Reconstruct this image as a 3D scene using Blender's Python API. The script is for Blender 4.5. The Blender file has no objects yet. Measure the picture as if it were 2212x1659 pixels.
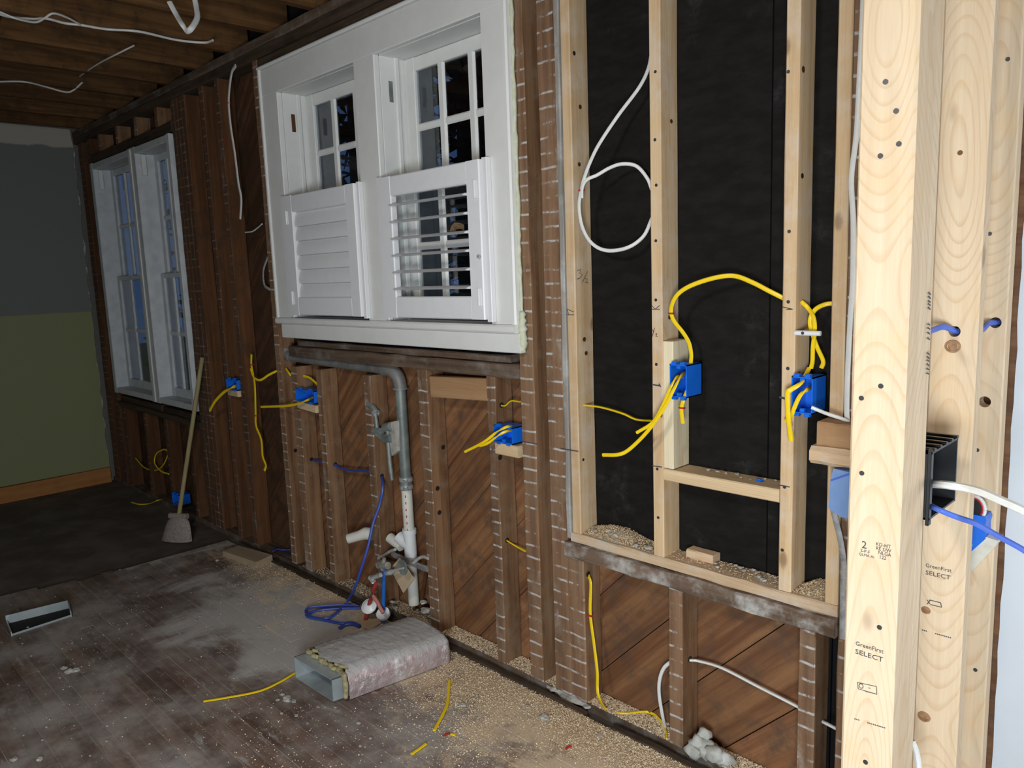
import bpy, bmesh, math, random
import numpy as np
from mathutils import Vector, Matrix

random.seed(7); rng = np.random.default_rng(11)
scn = bpy.context.scene
COL = scn.collection

# ------------------------------------------------------------------ camera, world, lights, exposure
FPX = 1651.7
ROT = (-0.0361690626, 0.144140470, -0.791378253)
def _rot(a):
    r, p, y = a
    Rz = lambda t: np.array([[math.cos(t), -math.sin(t), 0], [math.sin(t), math.cos(t), 0], [0, 0, 1]])
    Rx = lambda t: np.array([[1, 0, 0], [0, math.cos(t), -math.sin(t)], [0, math.sin(t), math.cos(t)]])
    return Rz(r) @ Rx(p) @ np.array([[1, 0, 0], [0, 0, -1], [0, 1, 0]]) @ Rz(y)
RM = _rot(ROT); CAM = np.array([0, 0, 1.5])
cam = bpy.data.cameras.new('camera'); camo = bpy.data.objects.new('camera', cam); COL.objects.link(camo)
cam.sensor_width = 36; cam.lens = 36 * FPX / 2212; cam.clip_start = 0.02; cam.clip_end = 100
M = Matrix.Identity(4)
for i in range(3):
    M[i][0], M[i][1], M[i][2], M[i][3] = RM[0][i], -RM[1][i], -RM[2][i], CAM[i]
camo.matrix_world = M
scn.camera = camo

w = bpy.data.worlds.new('dusk'); scn.world = w; w.use_nodes = True
w.node_tree.nodes['Background'].inputs[0].default_value = (0.10, 0.22, 0.55, 1)
w.node_tree.nodes['Background'].inputs[1].default_value = 0.20

def area(name, loc, aim, size, power, color):
    l = bpy.data.lights.new(name, 'AREA'); l.shape = 'DISK'; l.size = size; l.energy = power; l.color = color
    o = bpy.data.objects.new(name, l); COL.objects.link(o); o.location = loc
    o.rotation_euler = (Vector(aim) - Vector(loc)).to_track_quat('-Z', 'Y').to_euler()
    return o
area('work_lamp', (-1.15, -0.25, 2.30), (-1.5, 1.15, 0.0), 0.30, 21, (1.0, 0.93, 0.84))
area('room_lamp', (0.22, -0.50, 1.02), (-1.5, 1.9, 0.8), 0.70, 66, (0.86, 0.95, 1.0))
area('side_fill', (1.45, 1.55, 1.25), (-0.6, 1.45, 1.1), 0.60, 13, (0.95, 0.98, 1.0))  # added fill from the right to brighten the post edges
vs = scn.view_settings
scn.display_settings.display_device = 'sRGB'
vs.view_transform = 'Standard'; vs.look = 'None'; vs.gamma = 1; vs.exposure = 0.0; vs.use_curve_mapping = False

# ------------------------------------------------------------------ helpers: pixel of the photograph -> point on a real plane
def ray(u, v): return RM.T @ np.array([(u - 1106) / FPX, (v - 829.5) / FPX, 1.0])
def at(u, v, y): d = ray(u, v); return Vector(CAM + d * (y - CAM[1]) / d[1])
def fl(u, v, z=0.0): d = ray(u, v); return Vector(CAM + d * (z - CAM[2]) / d[2])
def ax(u, v, x): d = ray(u, v); return Vector(CAM + d * (x - CAM[0]) / d[0])

ROOT = {}
def tag(o, label=None, cat=None, group=None, kind=None):
    if label: o['label'] = label
    if cat: o['category'] = cat
    if group: o['group'] = group
    if kind: o['kind'] = kind
    return o
def empty(name, loc, label=None, cat=None, group=None, kind=None):
    o = bpy.data.objects.new(name, None); COL.objects.link(o); o.location = loc; o.empty_display_size = 0.05
    ROOT[o.name] = Vector(loc)
    return tag(o, label, cat, group, kind)
def struct(name, loc=(0, 0, 0)): return empty(name, loc, kind='structure')

class MB:
    def __init__(s): s.v = []; s.f = []; s.m = []
    def add(s, vs, fs, mi=0):
        n = len(s.v); s.v += [tuple(v) for v in vs]; s.f += [tuple(i + n for i in f) for f in fs]; s.m += [mi] * len(fs)
        return s
    def box(s, x0, x1, y0, y1, z0, z1, mi=0, T=None):
        vs = [Vector(p) for p in ((x0, y0, z0), (x1, y0, z0), (x1, y1, z0), (x0, y1, z0), (x0, y0, z1), (x1, y0, z1), (x1, y1, z1), (x0, y1, z1))]
        if T is not None: vs = [T @ v for v in vs]
        return s.add(vs, [(0, 3, 2, 1), (4, 5, 6, 7), (0, 1, 5, 4), (1, 2, 6, 5), (2, 3, 7, 6), (3, 0, 4, 7)], mi)
    def lumber(s, x0, x1, y0, y1, z0, z1, c=0.003, axis=2, seg=1, jit=0.0, T=None, mi=0):
        """chamfered stick along an axis; seg + jit make it uneven"""
        lo = [x0, y0, z0]; hi = [x1, y1, z1]
        a = [i for i in range(3) if i != axis]
        p0, p1, q0, q1 = lo[a[0]], hi[a[0]], lo[a[1]], hi[a[1]]
        c = min(c, (p1 - p0) * .45, (q1 - q0) * .45)
        prof = [(p0 + c, q0), (p1 - c, q0), (p1, q0 + c), (p1, q1 - c), (p1 - c, q1), (p0 + c, q1), (p0, q1 - c), (p0, q0 + c)]
        vs = []
        for k in range(seg + 1):
            t = lo[axis] + (hi[axis] - lo[axis]) * k / seg
            dj = [(random.uniform(-jit, jit), random.uniform(-jit, jit)) for _ in range(4)]
            for i, (p, q) in enumerate(prof):
                P = [0, 0, 0]; P[axis] = t; P[a[0]] = p + dj[i // 2][0]; P[a[1]] = q + dj[i // 2][1]
                vs.append(Vector(P))
        if T is not None: vs = [T @ v for v in vs]
        fs = []
        for k in range(seg):
            for i in range(8):
                j = (i + 1) % 8
                fs.append((k * 8 + i, k * 8 + j, k * 8 + 8 + j, k * 8 + 8 + i))
        fs += [tuple(range(7, -1, -1)), tuple(seg * 8 + i for i in range(8))]
        return s.add(vs, fs, mi)
    def tube(s, pts, r, n=8, r2=None, hint=None, caps=True, mi=0):
        """sweep an ellipse (r across the hint's plane, r2 along the hint) along points; r may be a list"""
        pts = [Vector(p) for p in pts]; N = len(pts); vs = []; fs = []
        rl = r if isinstance(r, (list, tuple)) else [r] * N
        up = Vector(hint) if hint is not None else None
        prev = None
        for k in range(N):
            t = (pts[min(k + 1, N - 1)] - pts[max(k - 1, 0)])
            if t.length < 1e-9: t = Vector((0, 0, 1))
            t.normalize()
            if prev is None:
                h = up if up is not None else (Vector((0, 0, 1)) if abs(t.z) < .9 else Vector((1, 0, 0)))
            else: h = prev if up is None else up * .5 + prev
            b = h - t * h.dot(t)
            if b.length < 1e-6: b = t.orthogonal()
            b.normalize(); prev = b; a = t.cross(b)
            ra = rl[k]; rb = ra if r2 is None else r2
            for i in range(n):
                th = 2 * math.pi * i / n
                vs.append(pts[k] + a * math.cos(th) * ra + b * math.sin(th) * rb)
        for k in range(N - 1):
            for i in range(n):
                j = (i + 1) % n
                fs.append((k * n + i, k * n + j, k * n + n + j, k * n + n + i))
        if caps: fs += [tuple(range(n - 1, -1, -1)), tuple((N - 1) * n + i for i in range(n))]
        return s.add(vs, fs, mi)
    def cyl(s, a, b, r, n=14, r1=None, caps=True, mi=0):
        return s.tube([a, b], [r, r if r1 is None else r1], n=n, caps=caps, mi=mi)
    def prism(s, poly, off, mi=0):
        """extrude a planar polygon by a vector"""
        n = len(poly); poly = [Vector(p) for p in poly]; off = Vector(off)
        vs = poly + [p + off for p in poly]
        fs = [tuple(range(n)), tuple(range(2 * n - 1, n - 1, -1))] + [(i, i + n, (i + 1) % n + n, (i + 1) % n) for i in range(n)]
        return s.add(vs, fs, mi)
    def build(s, name, mat, parent=None, smooth=False, loc=None, label=None, cat=None, group=None, kind=None, recalc=True):
        off = Vector((0, 0, 0))
        if parent is not None: off = ROOT.get(parent.name, Vector((0, 0, 0)))
        elif loc is not None: off = Vector(loc)
        me = bpy.data.meshes.new(name)
        me.from_pydata([(v[0] - off.x, v[1] - off.y, v[2] - off.z) for v in s.v], [], s.f)
        for m in (mat if isinstance(mat, (list, tuple)) else [mat]): me.materials.append(m)
        if any(s.m): me.polygons.foreach_set('material_index', s.m)
        if recalc:
            bm = bmesh.new(); bm.from_mesh(me); bmesh.ops.recalc_face_normals(bm, faces=bm.faces); bm.to_mesh(me); bm.free()
        if smooth:
            me.polygons.foreach_set('use_smooth', [True] * len(me.polygons))
            if smooth != 'all':
                try: me.set_sharp_from_angle(angle=math.radians(40))
                except Exception: pass
        me.update()
        o = bpy.data.objects.new(name, me); COL.objects.link(o)
        if parent is not None: o.parent = parent
        elif loc is not None: o.location = off
        ROOT[o.name] = off
        return tag(o, label, cat, group, kind)

def spline(pts, n=8):
    P = [Vector(p) for p in pts]
    if len(P) < 3: return [P[0].lerp(P[1], i / n) for i in range(n + 1)]
    P = [P[0] * 2 - P[1]] + P + [P[-1] * 2 - P[-2]]
    out = []
    for i in range(1, len(P) - 2):
        a, b, c, d = P[i - 1:i + 3]
        for k in range(n):
            t = k / n
            out.append(.5 * (2 * b + (c - a) * t + (2 * a - 5 * b + 4 * c - d) * t * t + (3 * b - a - 3 * c + d) * t ** 3))
    out.append(P[-2]); return out

# ------------------------------------------------------------------ materials
def newmat(name):
    m = bpy.data.materials.new(name); m.use_nodes = True
    nt = m.node_tree; b = nt.nodes['Principled BSDF']
    return m, nt, b
def N(nt, t, **k):
    n = nt.nodes.new(t)
    for a, v in k.items():
        if a == 'ins':
            for i, x in v.items(): n.inputs[i].default_value = x
        else: setattr(n, a, v)
    return n
def lk(nt, a, b): nt.links.new(a, b)
def rgb(c): return (c[0], c[1], c[2], 1)
def mixc(nt, fac, a, b, mode='MIX'):
    n = N(nt, 'ShaderNodeMix', data_type='RGBA', blend_type=mode)
    for i, x in ((0, fac), (6, a), (7, b)):
        if hasattr(x, 'links') or isinstance(x, bpy.types.NodeSocket): lk(nt, x, n.inputs[i])
        else: n.inputs[i].default_value = x if i == 0 else rgb(x)
    return n.outputs[2]
def math_(nt, op, a, b=None, c=None, clamp=False):
    n = N(nt, 'ShaderNodeMath', operation=op, use_clamp=clamp)
    for i, x in enumerate((a, b, c)):
        if x is None: continue
        if isinstance(x, bpy.types.NodeSocket): lk(nt, x, n.inputs[i])
        else: n.inputs[i].default_value = x
    return n.outputs[0]
def sstep(nt, x, lo, hi):
    n = N(nt, 'ShaderNodeMapRange', interpolation_type='SMOOTHSTEP')
    lk(nt, x, n.inputs[0]); n.inputs[1].default_value = lo; n.inputs[2].default_value = hi
    return n.outputs[0]
def noise(nt, vec, scale, detail=4, rough=.55, dist=0):
    n = N(nt, 'ShaderNodeTexNoise'); lk(nt, vec, n.inputs['Vector'])
    n.inputs['Scale'].default_value = scale; n.inputs['Detail'].default_value = detail
    n.inputs['Roughness'].default_value = rough; n.inputs['Distortion'].default_value = dist
    return n.outputs['Fac']
def vmul(nt, vec, s):
    n = N(nt, 'ShaderNodeVectorMath', operation='MULTIPLY'); lk(nt, vec, n.inputs[0]); n.inputs[1].default_value = s
    return n.outputs[0]
def objvec(nt, spread=13.0):
    tc = N(nt, 'ShaderNodeTexCoord'); oi = N(nt, 'ShaderNodeObjectInfo')
    a = N(nt, 'ShaderNodeVectorMath', operation='ADD'); lk(nt, tc.outputs['Object'], a.inputs[0])
    s = math_(nt, 'MULTIPLY', oi.outputs['Random'], spread); cb = N(nt, 'ShaderNodeCombineXYZ')
    for i in range(3): lk(nt, s, cb.inputs[i])
    lk(nt, cb.outputs[0], a.inputs[1])
    return a.outputs[0], oi.outputs['Random'], tc.outputs['Object']
def bump(nt, b, h, strength=.3, dist=.002):
    n = N(nt, 'ShaderNodeBump', ins={'Strength': strength, 'Distance': dist}); lk(nt, h, n.inputs['Height']); lk(nt, n.outputs[0], b.inputs['Normal'])

def wood(name, c1, c2, axis='Z', rough=.8, vary=.25, grain=.35, lath=0.0, dirt=None, dirt_amt=.4, cathedral=0.0, cath_off=0.0, cat_col=(.45, .2, .06), knots=0.0, spots=None):
    m, nt, b = newmat(name)
    v, rnd, raw = objvec(nt)
    sc = {'X': (.05, 1, 1), 'Y': (1, .05, 1), 'Z': (1, 1, .05)}[axis]
    g = vmul(nt, v, sc)
    n1 = noise(nt, g, 28, 5, .6, .3); n2 = noise(nt, g, 170, 3, .7); n3 = noise(nt, v, 5, 4, .6)
    col = mixc(nt, sstep(nt, n1, .3, .7), c1, c2)
    k = math_(nt, 'MULTIPLY_ADD', n2, grain, 1 - grain * .5)
    kk = math_(nt, 'MULTIPLY', k, math_(nt, 'MULTIPLY_ADD', rnd, vary, 1 - vary * .5))
    sep = N(nt, 'ShaderNodeCombineColor')
    for i in range(3): lk(nt, kk, sep.inputs[i])
    col = mixc(nt, 1.0, col, sep.outputs[0], 'MULTIPLY')
    if cathedral:
        sp_ = N(nt, 'ShaderNodeSeparateXYZ'); lk(nt, raw, sp_.inputs[0]); along = {'X': 0, 'Y': 1, 'Z': 2}[axis]; acr = {'X': 2, 'Y': 0, 'Z': 0}[axis]
        cb_ = N(nt, 'ShaderNodeCombineXYZ'); lk(nt, math_(nt, 'MULTIPLY', sp_.outputs[along], .9), cb_.inputs[0]); lk(nt, math_(nt, 'MULTIPLY', rnd, 50.0), cb_.inputs[1])
        pith = math_(nt, 'MULTIPLY', math_(nt, 'SUBTRACT', noise(nt, cb_.outputs[0], 1.0, 1.5, .5), .42), .50)
        xo = math_(nt, 'ADD', math_(nt, 'ADD', sp_.outputs[acr], cath_off), math_(nt, 'MULTIPLY', math_(nt, 'SUBTRACT', noise(nt, vmul(nt, v, {'X': (.25, 1, 1), 'Y': (1, .25, 1), 'Z': (1, 1, .25)}[axis]), 9, 3, .5), .5), .035))
        yo = math_(nt, 'MULTIPLY', sp_.outputs[1 if axis != 'Y' else 2], .35)
        d2_ = math_(nt, 'ADD', pith, yo)
        rad = math_(nt, 'SQRT', math_(nt, 'ADD', math_(nt, 'MULTIPLY', xo, xo), math_(nt, 'MULTIPLY', d2_, d2_)))
        fr_ = math_(nt, 'FRACT', math_(nt, 'MULTIPLY', rad, 150.0))
        ln = math_(nt, 'MULTIPLY', sstep(nt, fr_, .58, .93), math_(nt, 'SUBTRACT', 1.0, sstep(nt, fr_, .93, 1.0)))
        lines = math_(nt, 'MULTIPLY', ln, math_(nt, 'MULTIPLY', math_(nt, 'MULTIPLY_ADD', n3, .9, .02), cathedral))
        col = mixc(nt, lines, col, cat_col)
    if knots:
        vo = N(nt, 'ShaderNodeTexVoronoi', feature='F1'); g3 = vmul(nt, v, {'X': (.5, 1, 1), 'Y': (1, .5, 1), 'Z': (1, 1, .5)}[axis])
        lk(nt, g3, vo.inputs['Vector']); vo.inputs['Scale'].default_value = 8
        kn = math_(nt, 'SUBTRACT', 1.0, sstep(nt, vo.outputs['Distance'], .05, .13))
        col = mixc(nt, math_(nt, 'MULTIPLY', kn, knots), col, (.13, .06, .025))
    if dirt:
        col = mixc(nt, math_(nt, 'MULTIPLY', sstep(nt, noise(nt, v, 9, 5, .65), .45, .72), dirt_amt), col, dirt)
    if lath:
        geo = N(nt, 'ShaderNodeNewGeometry'); sn = N(nt, 'ShaderNodeSeparateXYZ'); lk(nt, geo.outputs['Normal'], sn.inputs[0])
        front = math_(nt, 'LESS_THAN', sn.outputs[1], -.6)
        sp = N(nt, 'ShaderNodeSeparateXYZ'); lk(nt, raw, sp.inputs[0])
        zz = math_(nt, 'MULTIPLY_ADD', sp.outputs[2], 21.5, math_(nt, 'MULTIPLY', noise(nt, v, 16, 3), .22))
        fr = math_(nt, 'FRACT', zz)
        band = math_(nt, 'SUBTRACT', 1.0, sstep(nt, math_(nt, 'ABSOLUTE', math_(nt, 'SUBTRACT', fr, .5)), .04, .11))
        blot = sstep(nt, noise(nt, v, 14, 5, .7), .44, .58)
        smear = math_(nt, 'MULTIPLY', sstep(nt, noise(nt, vmul(nt, v, (1, 1, .5)), 7, 6, .7), .56, .72), .55)
        f = math_(nt, 'MULTIPLY', math_(nt, 'MAXIMUM', math_(nt, 'MULTIPLY', band, blot), smear), math_(nt, 'MULTIPLY', front, lath))
        col = mixc(nt, f, col, (.56, .56, .55))
        col = mixc(nt, math_(nt, 'MULTIPLY', front, .16), col, (.20, .16, .13))
    lk(nt, col, b.inputs['Base Color']); b.inputs['Roughness'].default_value = rough
    b.inputs['Specular IOR Level'].default_value = .25
    bump(nt, b, n2, .35, .002)
    return m
def plain(name, c, rough=.5, metal=0, vary=.12, nscale=30, c2=None, bumpy=0, spec=.5):
    m, nt, b = newmat(name); v, rnd, raw = objvec(nt)
    n = noise(nt, v, nscale, 4, .6)
    col = mixc(nt, sstep(nt, n, .35, .7), c, c2 if c2 else tuple(x * (1 - vary) for x in c))
    lk(nt, col, b.inputs['Base Color']); b.inputs['Roughness'].default_value = rough; b.inputs['Metallic'].default_value = metal
    b.inputs['Specular IOR Level'].default_value = spec
    if bumpy: bump(nt, b, n, bumpy, .004)
    return m

OLD = wood('old_stud_wood', (.135, .062, .028), (.275, .150, .078), 'Z', lath=.9, dirt=(.27, .195, .125), dirt_amt=.5, knots=.5)
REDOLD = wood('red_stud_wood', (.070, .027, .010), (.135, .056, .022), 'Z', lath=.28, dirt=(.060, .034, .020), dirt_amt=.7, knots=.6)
OLDX = wood('old_plate_wood', (.065, .042, .028), (.15, .10, .068), 'X', dirt=(.25, .235, .22), dirt_amt=.6)
SILLX = wood('plaster_stained_sill_wood', (.075, .045, .028), (.15, .10, .07), 'X', dirt=(.50, .485, .46), dirt_amt=.9)
DARKX = wood('dark_beam_wood', (.035, .022, .014), (.085, .055, .035), 'X', dirt=(.10, .08, .06), dirt_amt=.4)
JOIST = wood('joist_wood', (.075, .033, .011), (.16, .078, .027), 'Y', dirt=(.035, .020, .010), dirt_amt=.7)
SUB = wood('subfloor_board_wood', (.06, .028, .012), (.13, .06, .026), 'X')
NEWZ = wood('new_stud_wood', (.72, .57, .40), (.65, .49, .33), 'Z', cathedral=.55, cat_col=(.46, .25, .10), knots=.45, vary=.10, grain=.16, dirt=(.70, .46, .23), dirt_amt=.35, rough=.65)
TANZ = wood('weathered_stud_wood', (.66, .48, .29), (.52, .345, .19), 'Z', cathedral=.25, knots=.6, vary=.15, grain=.22, dirt=(.64, .54, .44), dirt_amt=.6)
NEWX = wood('new_block_wood', (.74, .57, .36), (.62, .45, .27), 'X', cathedral=.6, knots=.6, vary=.1, grain=.2)
LEDGEX = wood('ledge_plate_wood', (.60, .43, .275), (.48, .325, .20), 'X', dirt=(.56, .50, .43), dirt_amt=.7, grain=.5)
PALEZ = wood('pale_block_wood', (.76, .66, .46), (.68, .57, .38), 'Z', cathedral=.4, knots=.5, vary=.08, grain=.12)
BROWNX = wood('brown_block_wood', (.42, .25, .13), (.33, .185, .09), 'X', knots=.5, dirt=(.25, .16, .09))
GREYZ = wood('grey_board_wood', (.22, .20, .18), (.34, .32, .30), 'Z', dirt=(.5, .5, .49), dirt_amt=.7)
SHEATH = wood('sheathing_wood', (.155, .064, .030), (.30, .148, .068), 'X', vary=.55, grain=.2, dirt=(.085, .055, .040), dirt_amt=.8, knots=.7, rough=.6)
SHEATH_DIM = wood('dimmed_sheathing_wood', (.060, .028, .014), (.115, .056, .028), 'X', vary=.5, grain=.2, dirt=(.035, .024, .016), dirt_amt=.8, knots=.7, rough=.75)  # dimness of the far-left and overhead bays put into the board colour
ORANGE = wood('bare_baseboard_wood', (.36, .15, .045), (.46, .21, .07), 'Y', dirt=(.25, .11, .04))
FLOORW = wood('dark_floor_wood', (.052, .026, .016), (.092, .050, .033), 'X', vary=.5, grain=.3, rough=.48)

def floor_material():
    m, nt, b = newmat('dusty_floorboard')
    v, rnd, raw = objvec(nt)
    geo = N(nt, 'ShaderNodeNewGeometry'); P = geo.outputs['Position']
    g = vmul(nt, v, (.06, 1, 1)); n1 = noise(nt, g, 30, 5, .6, .3); n2 = noise(nt, g, 160, 3, .7)
    col = mixc(nt, sstep(nt, n1, .3, .7), (.110, .066, .051), (.180, .118, .092))
    kk = math_(nt, 'MULTIPLY', math_(nt, 'MULTIPLY_ADD', n2, .3, .85), math_(nt, 'MULTIPLY_ADD', rnd, .5, .75))
    cc = N(nt, 'ShaderNodeCombineColor')
    for i in range(3): lk(nt, kk, cc.inputs[i])
    col = mixc(nt, 1.0, col, cc.outputs[0], 'MULTIPLY')
    # plaster dust trodden into the boards: one big pale smear before the pipe, thin haze elsewhere
    sp = N(nt, 'ShaderNodeSeparateXYZ'); lk(nt, P, sp.inputs[0])
    dx = math_(nt, 'MULTIPLY', math_(nt, 'SUBTRACT', sp.outputs[0], -3.10), .85); dy = math_(nt, 'SUBTRACT', sp.outputs[1], 1.50)
    rr = math_(nt, 'SQRT', math_(nt, 'ADD', math_(nt, 'MULTIPLY', dx, dx), math_(nt, 'MULTIPLY', math_(nt, 'MULTIPLY', dy, dy), 2.6)))
    nz = noise(nt, P, 3.2, 6, .65, .4)
    smear = math_(nt, 'MULTIPLY', sstep(nt, math_(nt, 'ADD', math_(nt, 'SUBTRACT', .72, rr), math_(nt, 'MULTIPLY', math_(nt, 'SUBTRACT', nz, .5), 1.5)), .0, .40), .85)
    haze = math_(nt, 'MULTIPLY', sstep(nt, noise(nt, P, 2.3, 6, .7), .38, .68), .55)
    scuff = math_(nt, 'MULTIPLY', sstep(nt, noise(nt, vmul(nt, P, (.5, 1.4, 1)), 11, 5, .75), .52, .70), .5)
    f = math_(nt, 'MAXIMUM', math_(nt, 'MAXIMUM', smear, haze), scuff)
    col = mixc(nt, f, col, (.52, .50, .48))
    rx = math_(nt, 'MULTIPLY', math_(nt, 'ADD', sp.outputs[0], 2.55), .62, clamp=True)
    wv_ = math_(nt, 'ADD', math_(nt, 'ADD', sp.outputs[1], math_(nt, 'MULTIPLY', rx, .42)), math_(nt, 'MULTIPLY', math_(nt, 'SUBTRACT', noise(nt, P, 6.5, 7, .75), .5), 1.7))
    wall = math_(nt, 'MULTIPLY', sstep(nt, wv_, 1.52, 1.92), math_(nt, 'MULTIPLY_ADD', sstep(nt, noise(nt, P, 190, 3, .8), .35, .65), .35, .55))
    col = mixc(nt, wall, col, (.76, .59, .40))
    lk(nt, col, b.inputs['Base Color'])
    lk(nt, math_(nt, 'MULTIPLY_ADD', f, .5, .38), b.inputs['Roughness'])
    b.inputs['Specular IOR Level'].default_value = .4
    bump(nt, b, n2, .25, .002)
    return m
PLANK = floor_material()

WHITE = plain('white_trim_paint', (.74, .74, .72), .45, vary=.05, nscale=12)
WHITE2 = plain('old_window_paint', (.60, .62, .64), .5, vary=.15, nscale=14)
SHUT = plain('white_shutter_paint', (.76, .76, .78), .4, vary=.03)
EXTJ = plain('grey_exterior_trim', (.20, .21, .21), .6, vary=.2)
def blackboard():
    m, nt, b = newmat('black_fibre_sheathing')
    v, rnd, raw = objvec(nt)
    n = noise(nt, vmul(nt, v, (.4, 1, 1)), 26, 6, .7); c = noise(nt, v, 4.5, 7, .72)
    col = mixc(nt, sstep(nt, n, .3, .75), (.0050, .0042, .0036), (.0120, .0105, .0092))
    col = mixc(nt, math_(nt, 'MULTIPLY', sstep(nt, c, .56, .80), .32), col, (.12, .12, .125))
    lk(nt, col, b.inputs['Base Color']); b.inputs['Specular IOR Level'].default_value = .18; b.inputs['Roughness'].default_value = .8; bump(nt, b, n, .3, .002)
    return m
BLACKB = blackboard()
YEL = plain('yellow_cable_jacket', (.86, .60, .008), .38, vary=.06)
WCAB = plain('white_cable_jacket', (.72, .72, .70), .4, vary=.08)
BCAB = plain('blue_cable_jacket', (.035, .07, .36), .4, vary=.1)
BCABL = plain('light_blue_cable_jacket', (.08, .16, .62), .4, vary=.1)
GCAB = plain('grey_old_cable', (.36, .36, .36), .6, vary=.4, nscale=60)
BOXB = plain('blue_box_plastic', (.008, .15, .74), .38, vary=.08)
BOXP = plain('pale_blue_plastic', (.20, .33, .62), .45, vary=.08)
BLK = plain('black_plastic', (.012, .012, .014), .35)
RED = plain('red_plastic', (.50, .02, .02), .45)
REDP = plain('red_pex', (.36, .045, .04), .45, vary=.25)
BLUP = plain('blue_pex', (.02, .13, .48), .4, vary=.1)
STEEL = plain('galvanized_steel', (.25, .275, .26), .5, .25, c2=(.15, .17, .16), nscale=14, bumpy=.1)
LEAD = plain('dull_grey_pipe', (.24, .24, .235), .55, .2, c2=(.14, .135, .125), nscale=10, bumpy=.15)
BRASS = plain('dull_brass', (.46, .44, .40), .35, .35, c2=(.26, .24, .20))
CHROME = plain('chromed_metal', (.62, .62, .62), .3, .4, c2=(.38, .38, .37))
COPPER = plain('aged_copper', (.16, .07, .03), .55, .6)
PVC = plain('white_pvc', (.70, .68, .61), .4, vary=.12, nscale=8)
PVCW = plain('white_pvc_fitting', (.74, .75, .76), .35, vary=.05)
CARD = plain('brown_cardboard', (.56, .42, .27), .85, vary=.1)
CARDD = plain('dusty_cardboard', (.30, .235, .175), .85, vary=.15)
SHEETM = plain('sheet_metal', (.46, .51, .53), .4, .35, c2=(.33, .37, .38), nscale=6)
def foil():
    m, nt, b = newmat('dusty_foil'); v, rnd, raw = objvec(nt)
    n = noise(nt, v, 34, 6, .7, .6); d = noise(nt, v, 7, 5, .6)
    geo = N(nt, 'ShaderNodeNewGeometry'); sn = N(nt, 'ShaderNodeSeparateXYZ'); lk(nt, geo.outputs['Normal'], sn.inputs[0])
    up = sstep(nt, sn.outputs[2], .25, .85)
    dust = math_(nt, 'MULTIPLY', sstep(nt, math_(nt, 'ADD', d, math_(nt, 'MULTIPLY', up, .34)), .50, .80), .92)
    col = mixc(nt, sstep(nt, d, .40, .62), (.72, .70, .71), (.55, .40, .41))
    col = mixc(nt, dust, col, (.42, .41, .40))
    lk(nt, col, b.inputs['Base Color'])
    lk(nt, math_(nt, 'SUBTRACT', .65, math_(nt, 'MULTIPLY', dust, .65)), b.inputs['Metallic'])
    lk(nt, math_(nt, 'MULTIPLY_ADD', dust, .5, .28), b.inputs['Roughness'])
    bump(nt, b, n, .9, .008); return m
FOIL = foil()
FIBRE = plain('yellow_glass_wool', (.42, .36, .20), .95, c2=(.24, .20, .11), nscale=60, bumpy=.8)
FOAM = plain('pale_spray_foam', (.52, .54, .38), .8, c2=(.62, .62, .52), nscale=40, bumpy=.6)
DEBRIS = plain('plaster_rubble', (.48, .46, .42), .9, c2=(.30, .28, .25), nscale=25, bumpy=.5)
PAPER = plain('grey_fluff', (.50, .50, .47), .95, c2=(.34, .335, .30), nscale=30, bumpy=.7)
INK = plain('stamp_ink', (.06, .06, .075), .8)
DEEPBLK = plain('deep_black', (.006, .004, .003), .9)  # near-black: unlit depth of holes and openings put into the colour; also knots
NAIL = plain('nail_steel', (.07, .07, .08), .45, .6)
BROOMH = wood('broom_handle_wood', (.40, .33, .17), (.30, .24, .12), 'Z')
BRIST = plain('broom_bristles', (.30, .25, .22), .9, c2=(.20, .165, .15), nscale=90, bumpy=.5)
LEAF = plain('dry_leaf', (.22, .14, .07), .8, c2=(.12, .07, .035))
DRYW = plain('white_wall_board', (.66, .70, .76), .6, vary=.06, nscale=5)
BACKW = plain('plain_room_wall', (.16, .15, .14), .8)
SUBFL = plain('old_subfloor', (.085, .066, .054), .75, c2=(.15, .125, .105), nscale=5, bumpy=.15)
BARK = plain('tree_bark', (.05, .035, .025), .9, c2=(.02, .015, .01), nscale=12, bumpy=.6)
NEEDLE = plain('tree_foliage', (.012, .03, .014), .8, c2=(.02, .045, .02), nscale=4)
GROUND = plain('garden_ground', (.02, .03, .015), .9)
def glass():
    m, nt, b = newmat('window_glass'); v, rnd, raw = objvec(nt)
    b.inputs['Base Color'].default_value = (.92, .95, .95, 1); b.inputs['Roughness'].default_value = 0.0
    b.inputs['Transmission Weight'].default_value = 1.0; b.inputs['IOR'].default_value = 1.45
    n = noise(nt, v, 9, 2); bump(nt, b, n, .08, .002); return m
GLASS = glass()
def chips():
    m, nt, b = newmat('sawdust_chips'); geo = N(nt, 'ShaderNodeNewGeometry')
    r = N(nt, 'ShaderNodeValToRGB'); lk(nt, geo.outputs['Random Per Island'], r.inputs[0])
    e = r.color_ramp.elements; e[0].position = 0; e[0].color = (.86, .67, .43, 1); e[1].position = 1; e[1].color = (.92, .80, .62, 1)
    for p, c in ((.25, (.90, .74, .52, 1)), (.5, (.76, .56, .34, 1)), (.7, (.92, .80, .60, 1)), (.90, (.40, .26, .15, 1))):
        x = r.color_ramp.elements.new(p); x.color = c
    lk(nt, r.outputs[0], b.inputs['Base Color']); b.inputs['Roughness'].default_value = .9; return m
CHIPS = chips()
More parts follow.
